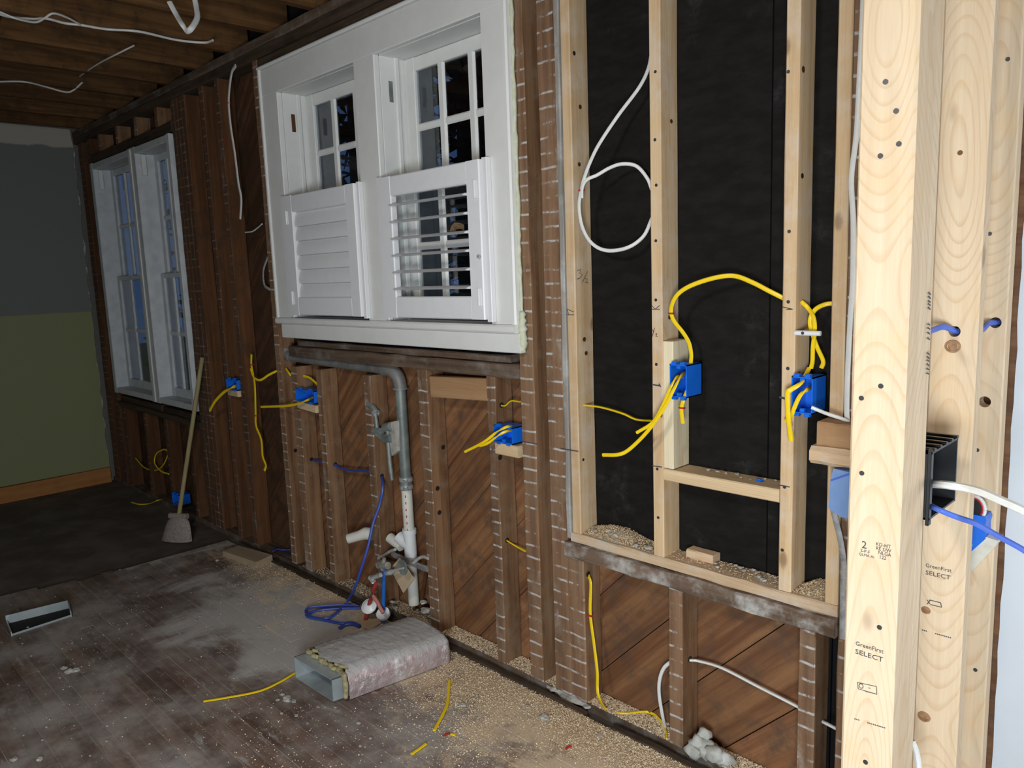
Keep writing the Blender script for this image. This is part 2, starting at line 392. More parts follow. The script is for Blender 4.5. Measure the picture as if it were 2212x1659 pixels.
def wallpaint():
    m, nt, b = newmat('two_tone_wall_paint'); geo = N(nt, 'ShaderNodeNewGeometry'); P = geo.outputs['Position']
    sp = N(nt, 'ShaderNodeSeparateXYZ'); lk(nt, P, sp.inputs[0])
    n = noise(nt, P, 7, 5, .6); z = math_(nt, 'ADD', sp.outputs[2], math_(nt, 'MULTIPLY', math_(nt, 'SUBTRACT', n, .5), .05))
    z0 = math_(nt, 'ADD', sp.outputs[2], math_(nt, 'MULTIPLY', math_(nt, 'SUBTRACT', n, .5), .01))
    col = mixc(nt, sstep(nt, z0, 1.318, 1.33), (.245, .255, .125), (.155, .170, .150))
    col = mixc(nt, sstep(nt, z, 2.53, 2.545), col, (.42, .38, .33))
    chip = math_(nt, 'MULTIPLY', sstep(nt, math_(nt, 'ADD', sp.outputs[1], math_(nt, 'MULTIPLY', math_(nt, 'SUBTRACT', noise(nt, P, 16, 4, .7), .5), .07)), 1.868, 1.876), .8)
    col = mixc(nt, chip, col, (.45, .43, .40))
    lk(nt, col, b.inputs['Base Color']); b.inputs['Roughness'].default_value = .7; bump(nt, b, n, .1, .002); return m
LWALL = wallpaint()

# ------------------------------------------------------------------ setting: floor
FR = 1.89                 # front face of the studs in the window wall
SB = 1.978                # back of the studs / face of the sheathing
floor = struct('floor', (-2.5, 1.0, 0))
MB().box(-6.6, 1.7, -2.7, 2.1, -.12, -.0185).build('subfloor', SUBFL, floor)
PW = .057
row = 0; y = 1.836
while y > -.30:
    y0 = y - PW
    xl = -4.40 + .20 * (y - .7) + random.uniform(-.03, .03)
    x = xl
    while x < -.15:
        L = random.uniform(.45, 1.15) if x > xl else random.uniform(.25, .9)
        x1 = min(x + L, -.1)
        if x1 - x < .12: break
        # planks the camera can never reach are left to the base
        dz = random.uniform(-.0012, .0)
        MB().lumber(x + .0006, x1 - .0006, y0 + .0006, y - .0006, -.019, dz, c=.0010, axis=0).build('floor_plank', PLANK, floor)
        x = x1
    y = y0; row += 1
MB().box(-4.30, -.1, -.30, 1.836, -.0195, -.0018).build('seam_dust', plain('seam_dust', (.48, .45, .41), .95, c2=(.26, .22, .18), nscale=12), floor)
MB().box(-.1, 1.65, -2.6, 1.84, -.02, -.001).build('floor_field', FLOORW, floor)
MB().box(-4.30, -.1, -2.6, -.30, -.02, -.001).build('floor_field', FLOORW, floor)
t = struct('floor_gap_strip', (-2.6, 1.85, 0))  # dark wood strip standing for the shaded gap along the wall
b = MB()
b.lumber(-3.75, -1.575, 1.838, 1.862, -.019, .010, c=.004, axis=0, seg=24, jit=.0015)
b.build('gap_strip', DARKX, t)
MB().lumber(-1.45, -.60, 1.838, 1.866, -.019, .008, c=.004, axis=0, seg=10, jit=.0025).build('gap_strip', DARKX, t)

# ------------------------------------------------------------------ setting: window wall
wb = struct('wall_back', (-3.0, FR, 0))
def stud(x0, x1, z0, z1, mat=OLD, y0=FR, y1=SB, name='stud', jit=.0016, c=.003, seg=None):
    return MB().lumber(x0, x1, y0, y1, z0, z1, c=c, axis=2, seg=seg or max(2, int((z1 - z0) / .14)), jit=jit).build(name, mat, wb)
TOP = 2.56
for x0, x1 in ((-6.40, -6.30), (-6.21, -6.12), (-4.655, -4.61), (-4.605, -4.56), (-4.553, -4.505), (-4.50, -4.455), (-4.259, -4.211), (-4.066, -4.018), (-3.633, -3.583),
               (-1.872, -1.806), (-1.745, -1.672)):
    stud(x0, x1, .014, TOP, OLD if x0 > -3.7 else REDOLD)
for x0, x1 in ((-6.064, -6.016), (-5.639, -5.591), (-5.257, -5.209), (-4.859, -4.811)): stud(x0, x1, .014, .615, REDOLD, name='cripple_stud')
for x0, x1 in ((-3.489, -3.428), (-3.248, -3.200), (-2.848, -2.796)): stud(x0, x1, .014, 1.078, name='cripple_stud')
stud(-2.459, -2.398, .014, 1.129, name='cripple_stud'); stud(-2.048, -2.002, .014, 1.129, name='cripple_stud')
stud(-1.670, -1.602, .014, .537, name='cripple_stud')
stud(-1.262, -1.215, .014, .537, name='cripple_stud'); stud(-.851, -.806, .014, .537, name='cripple_stud')
stud(-.748, -.700, .014, TOP)
stud(-1.669, -1.650, .60, 2.6, GREYZ, y0=FR - .004, name='edge_board')
for x0, x1 in ((-1.646, -1.609), (-1.317, -1.279), (-.912, -.876), (-.785, -.750)):
    stud(x0, x1, .622, 2.78, TANZ, name='new_stud', jit=.0005)
stud(-1.2785, -1.2435, .905, 1.286, PALEZ, name='nailer_block', jit=.0003)
MB().lumber(-1.2785, -.9125, FR, SB, .865, .902, axis=0, seg=3, jit=.0004).build('shelf_block', NEWX, wb)
MB().lumber(-1.649, -.749, FR - .006, SB, .589, .622, c=.004, axis=0, seg=14, jit=.0018).build('ledge_plate', LEDGEX, wb)
MB().lumber(-1.665, -.749, FR - .022, SB, .5375, .588, c=.005, axis=0, seg=16, jit=.0025).build('sill_beam', SILLX, wb)
MB().lumber(-6.45, -.70, FR + .002, SB, -.02, .013, c=.003, axis=0, seg=30, jit=.001).build('sole_plate', OLDX, wb)
# plates under and over the windows
MB().lumber(-3.480, -1.873, FR - .006, SB, 1.130, 1.180, c=.005, axis=0, seg=18, jit=.0025).build('window_plate', OLDX, wb)
MB().lumber(-3.42, -1.93, FR + .012, SB, 1.181, 1.209, c=.004, axis=0, seg=14, jit=.002).build('window_plate', OLDX, wb)
MB().lumber(-6.12, -4.66, FR - .004, SB, .617, .658, c=.004, axis=0, seg=12, jit=.002).build('window_plate', DARKX, wb)
MB().lumber(-6.09, -5.30, FR + .006, SB, .659, .700, c=.004, axis=0, seg=8, jit=.002).build('window_plate', DARKX, wb)
MB().lumber(-5.26, -4.67, FR + .006, SB, .659, .695, c=.004, axis=0, seg=8, jit=.002).build('window_plate', DARKX, wb)
MB().lumber(-6.12, -4.66, FR - .004, SB, 2.39, 2.445, c=.004, axis=0, seg=12, jit=.002).build('window_header', DARKX, wb)
for x in (-5.95, -5.6, -5.25, -4.9): stud(x, x + .048, 2.446, TOP, name='cripple_stud')
MB().lumber(-3.575, -1.875, FR - .002, SB, 2.512, TOP - .001, c=.004, axis=0, seg=12, jit=.002).build('window_header', DARKX, wb)
MB().lumber(-6.45, -1.65, FR - .012, SB, TOP, 2.605, c=.004, axis=0, seg=30, jit=.002).build('top_plate', DARKX, wb)
MB().lumber(-6.45, -1.65, FR - .016, SB, 2.606, 2.648, c=.004, axis=0, seg=30, jit=.002).build('top_plate', GREYZ if False else OLDX, wb)
MB().lumber(-2.375, -2.046, FR - .002, FR + .036, 1.028, 1.112, axis=0,
            T=Matrix.Translation((-2.21, 0, 1.07)) @ Matrix.Rotation(-.045, 4, 'Y') @ Matrix.Translation((2.21, 0, -1.07))).build('brace_block', BROWNX, wb)
# dark discs painted for the depth of drilled holes, pencil marks, nails on the studs
def disc(name, c, n, r, mat, par, d=.0016):
    c = Vector(c); n = Vector(n); return MB().cyl(c - n * .004, c + n * d, r, n=10).build(name, mat, par)
for u, v, x in ((638, 973, -3.583), (673, 992, -3.428), (724, 1003, -3.200), (825, 1028, -2.796), (945, 1055, -2.398), (949, 1107, -2.398), (957, 966, -2.398), (1080, 988, -2.002), (1083, 875, -2.002), (1095, 1167, -2.002), (1270, 1240, -1.602), (1490, 1424, -1.215)):
    disc('dark_hole_disc', ax(u, v, x), (1, 0, 0), .010, DEEPBLK, wb)
for u, v, x in ((1253, 231, -1.609), (1262, 733, -1.609), (1266, 763, -1.609), (1260, 993, -1.609), (1240, 115, -1.609), (1251, 355, -1.609), (1450, 262, -1.279), (1446, 685, -1.279), (1428, 897, -1.279), (1735, 150, -.876), (1733, 380, -.876)):
    disc('knot', ax(u, v, x), (1, 0, 0), random.uniform(.005, .008), BROWNX if False else DEEPBLK if random.random() < .3 else COPPER, wb, d=.0008)
for u, v in ((1416, 155), (1415, 302), (1418, 400), (1417, 520), (1417, 648), (1418, 787), (1420, 1013), (1422, 1118), (1703, 155), (1705, 500), (1703, 652), (1702, 796), (1695, 1052), (1690, 1188)):
    disc('nail_head', at(u, v, FR), (0, -1, 0), .0045, NAIL, wb)
def mark(strokes, par, mat=INK, r=.0012, y=None, x=None, z=None):
    b = MB()
    for s in strokes:
        pts = []
        for u, v in s: pts.append(at(u, v, y) if y is not None else ax(u, v, x))
        b.tube(pts, r, n=5)
    return b.build('pencil_mark', mat, par)
mark([[(1225, 668), (1240, 674)], [(1225, 668), (1229, 681)], [(1225, 680), (1240, 680)]], wb, y=FR - .0005)
mark([[(1408, 660), (1415, 668), (1425, 660)], [(1408, 668), (1425, 668)]], wb, y=FR - .0005)
mark([[(1409, 712), (1413, 718)], [(1414, 708), (1409, 727)], [(1416, 722), (1419, 720), (1417, 727), (1421, 727)]], wb, y=FR - .0005)
mark([[(1411, 831), (1424, 833)], [(1424, 829), (1427, 836)]], wb, y=FR - .0005, r=.0022)
mark([[(1409, 1006), (1430, 1009)]], wb, y=FR - .0005, r=.0016)
mark([[(1690, 663), (1712, 668)], [(1699, 669), (1712, 668)]], wb, y=FR - .0005)
mark([[(1684, 858), (1706, 863)]], wb, y=FR - .0005, r=.003)
mark([[(1680, 1047), (1706, 1052)]], wb, y=FR - .0005, r=.0016)
mark([[(1211, 969), (1249, 975)]], wb, y=FR - .0055, r=.0014)
mark([[(1127, 953), (1160, 960)]], wb, y=FR - .0025, r=.0014)
mark([[(1247, 585), (1254, 582), (1252, 590), (1258, 593), (1252, 601), (1246, 603)], [(1258, 610), (1269, 586)], [(1264, 601), (1269, 604), (1264, 610), (1270, 611)]], wb, x=-1.6085, r=.0012)

# diagonal sheathing boards, each clipped to the bay region it closes
def clip(poly, a, b, c):            # keep a*x + b*z <= c
    out = []
    for i in range(len(poly)):
        p, q = poly[i], poly[(i + 1) % len(poly)]; fp = a * p[0] + b * p[1] - c; fq = a * q[0] + b * q[1] - c
        if fp <= 0: out.append(p)
        if (fp < 0 < fq) or (fq < 0 < fp):
            t_ = fp / (fp - fq); out.append((p[0] + (q[0] - p[0]) * t_, p[1] + (q[1] - p[1]) * t_))
    return out
BW = .20
regions = [(-1.60, -.815, -.02, .60), (-3.52, -1.60, -.02, 1.222), (-4.66, -3.52, -.02, 2.66), (-6.46, -4.66, -.02, .70), (-6.46, -6.10, .70, 2.66),
           (-6.10, -4.66, 2.39, 2.66), (-3.52, -1.84, 2.505, 2.66), (-1.84, -1.60, 1.222, 2.66)]
for (x0, x1, z0, z1) in regions:
    k0 = math.floor((x0 - z1) / (BW * math.sqrt(2))) - 1; k1 = math.ceil((x1 - z0) / (BW * math.sqrt(2))) + 1
    for k in range(k0, k1 + 1):
        d0 = k * BW * math.sqrt(2); d1 = (k + 1) * BW * math.sqrt(2) - .004   # x - z between d0 and d1 : boards rise to the right
        poly = [(x0, z0), (x1, z0), (x1, z1), (x0, z1)]
        poly = clip(poly, 1, -1, d1); poly = clip(poly, -1, 1, -d0) if len(poly) > 2 else poly
        if len(poly) < 3: continue
        ar = abs(sum(poly[i][0] * poly[(i + 1) % len(poly)][1] - poly[(i + 1) % len(poly)][0] * poly[i][1] for i in range(len(poly)))) / 2
        if ar < .004: continue
        yy = SB + .003 + random.uniform(0, .004)
        # modelled flat along x, then turned 45 degrees so that the grain follows the board
        cx = sum(p[0] for p in poly) / len(poly); cz = sum(p[1] for p in poly) / len(poly)
        s2 = math.sqrt(.5)
        b = MB(); b.prism([((p[0] - cx) * s2 + (p[1] - cz) * s2, 0, -(p[0] - cx) * s2 + (p[1] - cz) * s2) for p in poly], (0, .02, 0))
        o = b.build('sheathing_board', SHEATH_DIM if (x1 < -3.5 or z1 > 2.6) else SHEATH)
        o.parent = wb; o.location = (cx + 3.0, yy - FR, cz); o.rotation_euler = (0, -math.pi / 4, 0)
MB().box(-6.5, -1.6, 2.006, 2.02, -.05, .69).build('black_backing', DEEPBLK, wb); 
MB().box(-4.64, -3.54, 2.006, 2.02, .69, 2.7).build('black_backing', DEEPBLK, wb); MB().box(-3.54, -1.6, 2.006, 2.02, .69, 1.20).build('black_backing', DEEPBLK, wb)
MB().box(-1.6, -.815, 2.006, 2.02, -.05, .6).build('black_backing', DEEPBLK, wb); MB().box(-.815, -.56, 2.03, 2.045, -.05, .6).build('black_backing', DEEPBLK, wb); MB().box(-1.82, -1.6, 2.006, 2.02, 1.2, 2.7).build('black_backing', DEEPBLK, wb)  # the middle, set-back sheet is added black for the shaded open bay
MB().box(-6.5, -6.12, 2.006, 2.02, .69, 2.7).build('black_backing', DEEPBLK, wb)
MB().box(-6.6, 1.7, 2.056, 2.07, 2.45, 2.95).build('black_backing', DEEPBLK, wb)  # added black strip shutting out the sky above the top plate
# black fibre boards between the new studs
MB().box(-1.648, -.992, SB + .001, SB + .014, .60, 2.80).build('black_sheathing_board', BLACKB, wb)
MB().box(-.989, -.535, SB + .004, SB + .017, .60, 2.80).build('black_sheathing_board', BLACKB, wb)

# ------------------------------------------------------------------ windows
def sash(par, x0, x1, z0, z1, y0, y1, cols, rows, mat, stile=.05, rail_b=.05, rail_t=.05, mun=.04):
    b = MB()
    b.lumber(x0, x0 + stile, y0, y1, z0, z1, axis=2); b.lumber(x1 - stile, x1, y0, y1, z0, z1, axis=2)
    b.lumber(x0 + stile, x1 - stile, y0, y1, z0, z0 + rail_b, axis=0); b.lumber(x0 + stile, x1 - stile, y0, y1, z1 - rail_t, z1, axis=0)
    s = b.build('sash', mat, par)
    gx0, gx1, gz0, gz1 = x0 + stile, x1 - stile, z0 + rail_b, z1 - rail_t
    pw = (gx1 - gx0 - (cols - 1) * mun) / cols; ph = (gz1 - gz0 - (rows - 1) * mun * .75) / rows
    for i in range(1, cols):
        xx = gx0 + i * pw + (i - 1) * mun; MB().lumber(xx, xx + mun, y0 + .004, y1 - .004, gz0, gz1, c=.008, axis=2).build('muntin', mat, s)
    for j in range(1, rows):
        zz = gz0 + j * ph + (j - 1) * mun * .75
        for i in range(cols):
            xx = gx0 + i * (pw + mun); MB().lumber(xx, xx + pw, y0 + .006, y1 - .006, zz, zz + mun * .75, c=.006, axis=0).build('muntin', mat, s)
    ym = (y0 + y1) / 2
    for i in range(cols):
        for j in range(rows):
            xx = gx0 + i * (pw + mun); zz = gz0 + j * (ph + mun * .75)
            MB().box(xx - .003, xx + pw + .003, ym, ym + .003, zz - .003, zz + ph + .003).build('pane', GLASS, s)
    return s
W1 = struct('window_1', (-2.68, 1.86, 1.225))
CF, CB = 1.86, 1.887
XL, XR = -3.513, -1.852
def cbox(name, x0, x1, y0, y1, z0, z1, mat, par, axis, c=.004): return MB().lumber(x0, x1, y0, y1, z0, z1, c=c, axis=axis).build(name, mat, par)
cbox('side_casing', XL, -3.361, CF, CB, 1.3235, 2.366, WHITE, W1, 2); cbox('side_casing', -1.975, XR, CF, CB, 1.3235, 2.366, WHITE, W1, 2)
cbox('mullion_casing', -2.732, -2.588, CF, CB, 1.3235, 2.366, WHITE, W1, 2)
cbox('head_casing', XL, XR, CF, CB, 2.367, 2.490, WHITE, W1, 0)
cbox('head_cap', XL - .008, XR + .004, CF - .010, CB, 2.4905, 2.507, WHITE, W1, 0, .006)
cbox('back_band', XL - .010, XL + .012, CF - .008, CB, 1.3235, 2.490, WHITE, W1, 2, .006); cbox('back_band', XR - .018, XR + .006, CF - .008, CB, 1.3235, 2.490, WHITE, W1, 2, .006)
cbox('stool', XL - .004, XR + .004, CF - .016, CB, 1.294, 1.323, WHITE, W1, 0, .006)
cbox('apron', XL + .03, XR + .012, CF - .002, CB, 1.225, 1.2935, WHITE, W1, 0, .003)
JD = 2.14
for x0, x1 in ((-3.361, -2.732), (-2.588, -1.975)):
    cbox('jamb', x0 - .02, x0 + .0005, CB + .0005, 2.035, 1.3235, 2.366, WHITE, W1, 2, .001); cbox('jamb', x1 - .0005, x1 + .02, CB + .0005, 2.035, 1.3235, 2.366, WHITE, W1, 2, .001)
    cbox('head_jamb', x0, x1, CB + .0005, 2.035, 2.3655, 2.385, WHITE, W1, 0, .001); cbox('inner_sill', x0, x1, CB + .0005, 2.06, 1.300, 1.323, WHITE, W1, 0, .001)
    cbox('stop_bead', x0 + .0005, x0 + .014, 1.952, 1.974, 1.3235, 2.365, WHITE, W1, 2, .004); cbox('stop_bead', x1 - .014, x1 - .0005, 1.952, 1.974, 1.3235, 2.365, WHITE, W1, 2, .004)
    cbox('exterior_jamb', x0 - .02, x0 + .02, 2.036, JD, 1.30, 2.39, EXTJ, W1, 2); cbox('exterior_jamb', x1 - .02, x1 + .02, 2.036, JD, 1.30, 2.39, EXTJ, W1, 2)
    sash(W1, x0 + .002, x1 - .002, 1.845, 2.364, 2.006, 2.033, 3, 2, WHITE, stile=.062, rail_t=.052, rail_b=.032)
    sash(W1, x0 + .002, x1 - .002, 1.3245, 1.876, 1.977, 2.004, 3, 2, WHITE, stile=.062, rail_t=.032, rail_b=.075)
    # sash-cord pulley slot in the left jamb
    MB().lumber(x0 + .0006, x0 + .0024, 1.925, 1.945, 2.195, 2.275, c=.0008, axis=2).build('pulley_plate', COPPER if x0 < -3 else STEEL, W1)
b = MB()
fp = [Vector((XR + .010 + random.uniform(-.002, .003), CF + .018, 1.33 + i * .0245)) for i in range(48)]
b.tube(fp, [random.uniform(.004, .009) for _ in fp], n=7)
fp = [Vector((XR + .014 + random.uniform(-.002, .004), CF + .016, 1.228 + i * .010)) for i in range(15)]
b.tube(fp, [random.uniform(.010, .022) * (1 if 2 < i < 12 else .6) for i in range(15)], n=9)
b.build('spray_foam', FOAM, W1, smooth='all', label='pale green spray foam')

W2 = struct('window_2', (-5.36, 1.87, .725))
Y2 = 1.868
cbox('frame_side', -6.118, -6.06, Y2, 2.04, .725, 2.378, WHITE2, W2, 2); cbox('frame_side', -4.71, -4.668, Y2, 2.04, .725, 2.378, WHITE2, W2, 2)
cbox('frame_mullion', -5.355, -5.225, Y2, 2.04, .725, 2.378, WHITE2, W2, 2); cbox('frame_head', -6.06, -4.71, Y2 + .001, 2.04, 2.335, 2.377, WHITE2, W2, 0)
cbox('mullion_strip', -5.315, -5.285, Y2 - .008, Y2 - .0005, .73, 2.37, WHITE, W2, 2, .003)
cbox('frame_sill', -6.06, -4.71, Y2 + .001, 2.06, .726, .765, WHITE2, W2, 0)
for x0, x1 in ((-6.059, -5.356), (-5.224, -4.711)):
    sash(W2, x0, x1, 1.545, 2.334, 1.984, 2.012, 3, 2, WHITE2, stile=.05, rail_t=.045, rail_b=.03)
    sash(W2, x0, x1, .766, 1.578, 1.952, 1.980, 3, 2, WHITE2, stile=.05, rail_t=.03, rail_b=.06)
    cbox('pulley_block', x0 + .0005, x0 + .02, 1.90, 1.93, 2.20, 2.33, WHITE, W2, 2)

# plantation shutters: open louvers on the right one, closed on the left
def shutter(x0, x1, open_, label):
    yf, yb = 1.826, 1.856
    r = empty('window_shutter', ((x0 + x1) / 2, 1.84, 1.34), label, 'shutter')
    zb, zt = 1.341, 1.888; st = .070; rt, rb = .076, .082
    cbox('stile', x0, x0 + st, yf, yb, zb, zt, SHUT, r, 2); cbox('stile', x1 - st, x1, yf, yb, zb, zt, SHUT, r, 2)
    cbox('rail', x0 + st, x1 - st, yf, yb, zt - rt, zt, SHUT, r, 0); cbox('rail', x0 + st, x1 - st, yf, yb, zb, zb + rb, SHUT, r, 0)
    n = 6; g0, g1 = zb + rb, zt - rt; p = (g1 - g0) / n
    for i in range(n):
        zc = g0 + (i + .5) * p; a = math.radians(6 if open_ else 79)
        T = Matrix.Translation((0, 1.842, zc)) @ Matrix.Rotation(a, 4, 'X')
        m = MB(); hw = .034; prof = [(-hw, 0), (-hw * .6, .0042), (0, .0056), (hw * .6, .0042), (hw, 0), (hw * .6, -.0042), (0, -.0056), (-hw * .6, -.0042)]
        vs_ = [T @ Vector((xx, q[0], q[1])) for xx in (x0 + st + .002, x1 - st - .002) for q in prof]
        m.add(vs_, [(k, (k + 1) % 8, 8 + (k + 1) % 8, 8 + k) for k in range(8)] + [tuple(range(8)), tuple(range(15, 7, -1))])
        m.build('louver', SHUT, r, smooth=True)
    hx = x0 + .022 if not open_ else x1 - .022
    for zc in (1.79, 1.42):
        h = MB(); h.lumber(hx - .011, hx + .011, yf - .003, yf - .0003, zc - .03, zc + .03, c=.001, axis=2); h.cyl((hx, yf - .004, zc - .031), (hx, yf - .004, zc + .031), .004, n=8)
        h.build('hinge', PVCW, r)
    if open_: disc('shutter_knob', (x1 - .010, yf, 1.56), (0, -1, 0), .006, CHROME, r, d=.012)
    return r
shutter(-3.314, -2.733, False, 'white half-height shutter with closed louvers on the left half of the large window')
shutter(-2.552, -1.972, True, 'white half-height shutter with open louvers and a leaf, right half of the large window')
for a_, b_ in ((-2.7335, -2.712), (-1.9715, -1.946)): cbox('shutter_frame', a_, b_, 1.838, 1.8595, 1.3325, 1.893, SHUT, W1, 2, .002)
for a_, b_ in ((-3.360, -3.3145), (-2.587, -2.5525)): cbox('shutter_frame', a_, b_, 1.836, 1.858, 1.3325, 1.893, SHUT, W1, 2, .002)
# dry leaf lying on a louver
c0 = at(988, 497, 1.835)
m = MB(); pts_ = [(-.045, 0, -.004), (-.025, -.010, .012), (.0, -.014, .022), (.022, -.010, .020), (.034, .0, .012), (.020, .012, -.002), (-.004, .014, .004), (-.026, .008, .002)]
cc_ = Vector((c0.x, 1.838, 1.6625)); ring = [cc_ + Vector(p) for p in pts_]; ctr = cc_ + Vector((0, 0, .016))
m.add(ring + [ctr] + [p + Vector((0, 0, -.003)) for p in ring] + [ctr - Vector((0, 0, .003))], [(i, (i + 1) % 8, 8) for i in range(8)] + [(9 + (i + 1) % 8, 9 + i, 17) for i in range(8)] + [(i, 9 + i, 9 + (i + 1) % 8, (i + 1) % 8) for i in range(8)])
m.tube([cc_ + Vector((-.045, 0, -.004)), cc_ + Vector((-.062, .004, -.002))], .0015, n=5)
m.build('dry_leaf', LEAF, smooth=True, loc=cc_, label='curled brown leaf lying on an open shutter louver', cat='leaf')

# ------------------------------------------------------------------ ceiling
ce = struct('ceiling', (-3, 0, 2.65))
x = -6.30; k = 0
while x < 1.5:
    o = MB().lumber(x, x + .046, -2.6, SB, 2.650, 2.86, c=.004, axis=1, seg=10, jit=.003).build('joist', JOIST, ce)
    x += .405; k += 1
for i in range(24):
    yy = -2.6 + i * .195
    MB().box(-6.5, 1.6, yy, yy + .189, 2.861, 2.885).build('ceiling_board', SUB, ce)
for k in range(4, 9):          # crossed bridging sticks between the joists
    xa = -6.30 + .405 * k + .046; xb = xa + .359
    if k in (5, 7):
        for a, c in ((2.665, 2.845), (2.845, 2.665)):
            yy = .95 + (.03 if a > c else 0)
            MB().tube([(xa, yy, a), (xb, yy, c)], .014, n=4).build('bridging_stick', NEWX if k == 7 else JOIST, ce)

# ------------------------------------------------------------------ far green wall, room shell out of view
wl = struct('wall_left', (-6.45, 0, 0))
m = MB(); edge = [(1.872 + random.uniform(-.010, .010), .10 + i * (2.57 / 30)) for i in range(31)]
poly = [(-6.45, -2.7, .10)] + [(-6.45, e[0], e[1]) for e in edge] + [(-6.45, -2.7, 2.67)]
m.prism(poly, (-.02, 0, 0)); m.build('plaster_panel', LWALL, wl)
MB().box(-6.56, -6.472, -2.7, 2.0, -.05, 2.9).build('wall_core', BACKW, wl)
bl = struct('baseboard_left', (-6.45, 0, 0)); MB().lumber(-6.470, -6.425, -2.6, 1.868, -.022, .098, axis=1, seg=8, jit=.002).build('base_board', ORANGE, bl)
wf = struct('wall_front', (-2, -2.7, 0)); MB().box(-6.6, 1.8, -2.8, -2.7, -.1, 2.9).build('wall_panel', BACKW, wf)
ws = struct('wall_side', (1.7, 0, 0)); MB().box(1.7, 1.8, -2.8, 2.2, -.1, 2.9).build('wall_panel', BACKW, ws)

# ------------------------------------------------------------------ stud partition on the right
wr = struct('wall_right', (-.47, 1.6, 0))
PX0, PX1 = -.5110, -.4240
p1 = MB().lumber(PX0, PX1, 1.320, 1.4085, -.0005, 2.80, c=.004, axis=2, seg=14, jit=.0004).build('post_stud', NEWZ, wr)
MB().lumber(PX0 + .002, PX1 - .0025, 1.409, 1.4465, -.0005, 2.80, c=.003, axis=2, seg=14, jit=.0004).build('post_stud', NEWZ, wr)
def holed(o, cuts):
    for c, r in cuts:
        cu = MB().cyl(Vector(c) - Vector((0, .15, 0)), Vector(c) + Vector((0, .15, 0)), r, n=20).build('cutter', DEEPBLK)
        md = o.modifiers.new('b', 'BOOLEAN'); md.object = cu; md.operation = 'DIFFERENCE'; md.solver = 'EXACT'
        bpy.context.view_layer.update()
        dg = bpy.context.evaluated_depsgraph_get(); me = bpy.data.meshes.new_from_object(o.evaluated_get(dg))
        o.modifiers.clear(); o.data = me; bpy.data.objects.remove(cu)
S2Y, S3Y = 1.727, 1.950
p2 = MB().lumber(PX0, PX1, S2Y, S2Y + .040, -.0005, 2.80, c=.003, axis=2, seg=12, jit=.0004).build('stud', NEWZ, wr)
p3 = MB().lumber(PX0, PX1, S3Y, S3Y + .040, -.0005, 2.80, c=.003, axis=2, seg=12, jit=.0004).build('stud', NEWZ, wr)
h2 = at(2062, 716, S2Y); h3a = at(2150, 697, S3Y); h3b = at(2127, 868, S3Y)
holed(p2, [(h2, .011)]); holed(p3, [(h3a, .012), (h3b, .0125)])
MB().box(PX0 - .02, PX1 + .02, 2.047, 2.055, -.02, 2.85).build('backing_board', SHEATH, wr)
# old lath-marked stud and white board seen past the partition
MB().lumber(-.4605, -.4265, 2.05, 2.13, 0, 2.8, axis=2, seg=16, jit=.002).build('old_stud', OLD, wr)
wt = struct('trim_2', (-.42, 2.04, 0))
m = MB(); pe = [(-.4225 + random.uniform(-.0025, .0025), i * 2.45 / 40) for i in range(41)]
m.prism([(1.65, 2.04, 0)] + [(a, 2.04, z) for a, z in pe] + [(1.65, 2.04, 2.45)], (0, .02, 0)); m.build('white_wall_panel', DRYW, wt)
# nail holes on the partition faces
for u, v in ((1913, 177), (1936, 240), (1942, 311), (1902, 337), (1861, 860), (1862, 1022), (1903, 834), (1900, 1355), (1870, 1646)):
    disc('nail_head', at(u, v, 1.320), (0, -1, 0), .0042, NAIL, wr)
for u, v in ((2177, 128), (2138, 505), (2111, 972), (2107, 1447)): disc('nail_head', at(u, v, S3Y), (0, -1, 0), .0045, NAIL, wr)
disc('knot', at(2074, 330, S2Y), (0, -1, 0), .005, COPPER, wr, d=.0006)
def knot(u, v, y, r):
    c = at(u, v, y); b = MB(); b.tube([c + Vector((math.cos(a) * r, -.0004, math.sin(a) * r * .85)) for a in np.linspace(0, 6.283, 17)], .0028, n=5, caps=False)
    b.cyl(c + Vector((0, .003, 0)), c + Vector((0, -.0007, 0)), r * .72, n=12); b.build('knot', COPPER if False else KNOT, wr)
KNOT = plain('knot_wood', (.36, .20, .10), .7, c2=(.24, .12, .05), nscale=80)
knot(2058, 748, S2Y, .013); knot(1996, 1548, S2Y, .011); knot(2000, 1318, S2Y, .007)
# grade stamps printed on the lumber
def text(body, u, v, y, size, par, tilt=0.0, sx=1.0, name='grade_stamp'):
    cu = bpy.data.curves.new('t', 'FONT'); cu.body = body; cu.size = size; cu.align_x = 'LEFT'; cu.space_line = .85
    cu.extrude = .00015; cu.resolution_u = 2
    to = bpy.data.objects.new('t', cu); COL.objects.link(to); bpy.context.view_layer.update()
    me = bpy.data.meshes.new_from_object(to.evaluated_get(bpy.context.evaluated_depsgraph_get())); bpy.data.objects.remove(to)
    P = at(u, v, y); T = Matrix.Translation((P.x, y - .0006, P.z)) @ Matrix.Rotation(tilt, 4, 'Y') @ Matrix.Rotation(math.pi / 2, 4, 'X') @ Matrix.Diagonal((sx, 1, 1, 1))
    off = ROOT[par.name]; me.transform(Matrix.Translation(-off) @ T)
    me.materials.clear(); me.materials.append(INK)
    o = bpy.data.objects.new(name, me); COL.objects.link(o); o.parent = par
    return o
PF = 1.320 - .0004
text('2', 1861, 1183, PF, .0185, p1)
text('S-P-F', 1859, 1191.5, PF, .0078, p1)
text('QLMA AI', 1855, 1198.5, PF, .0066, p1)
for w_, u_, v_ in (('KD-HT', 1892, 1178), ('RE S/W', 1892, 1187), ('NLGA', 1897, 1196.5), ('122', 1899, 1206)): text(w_, u_, v_, PF, .0088, p1, sx=.9)
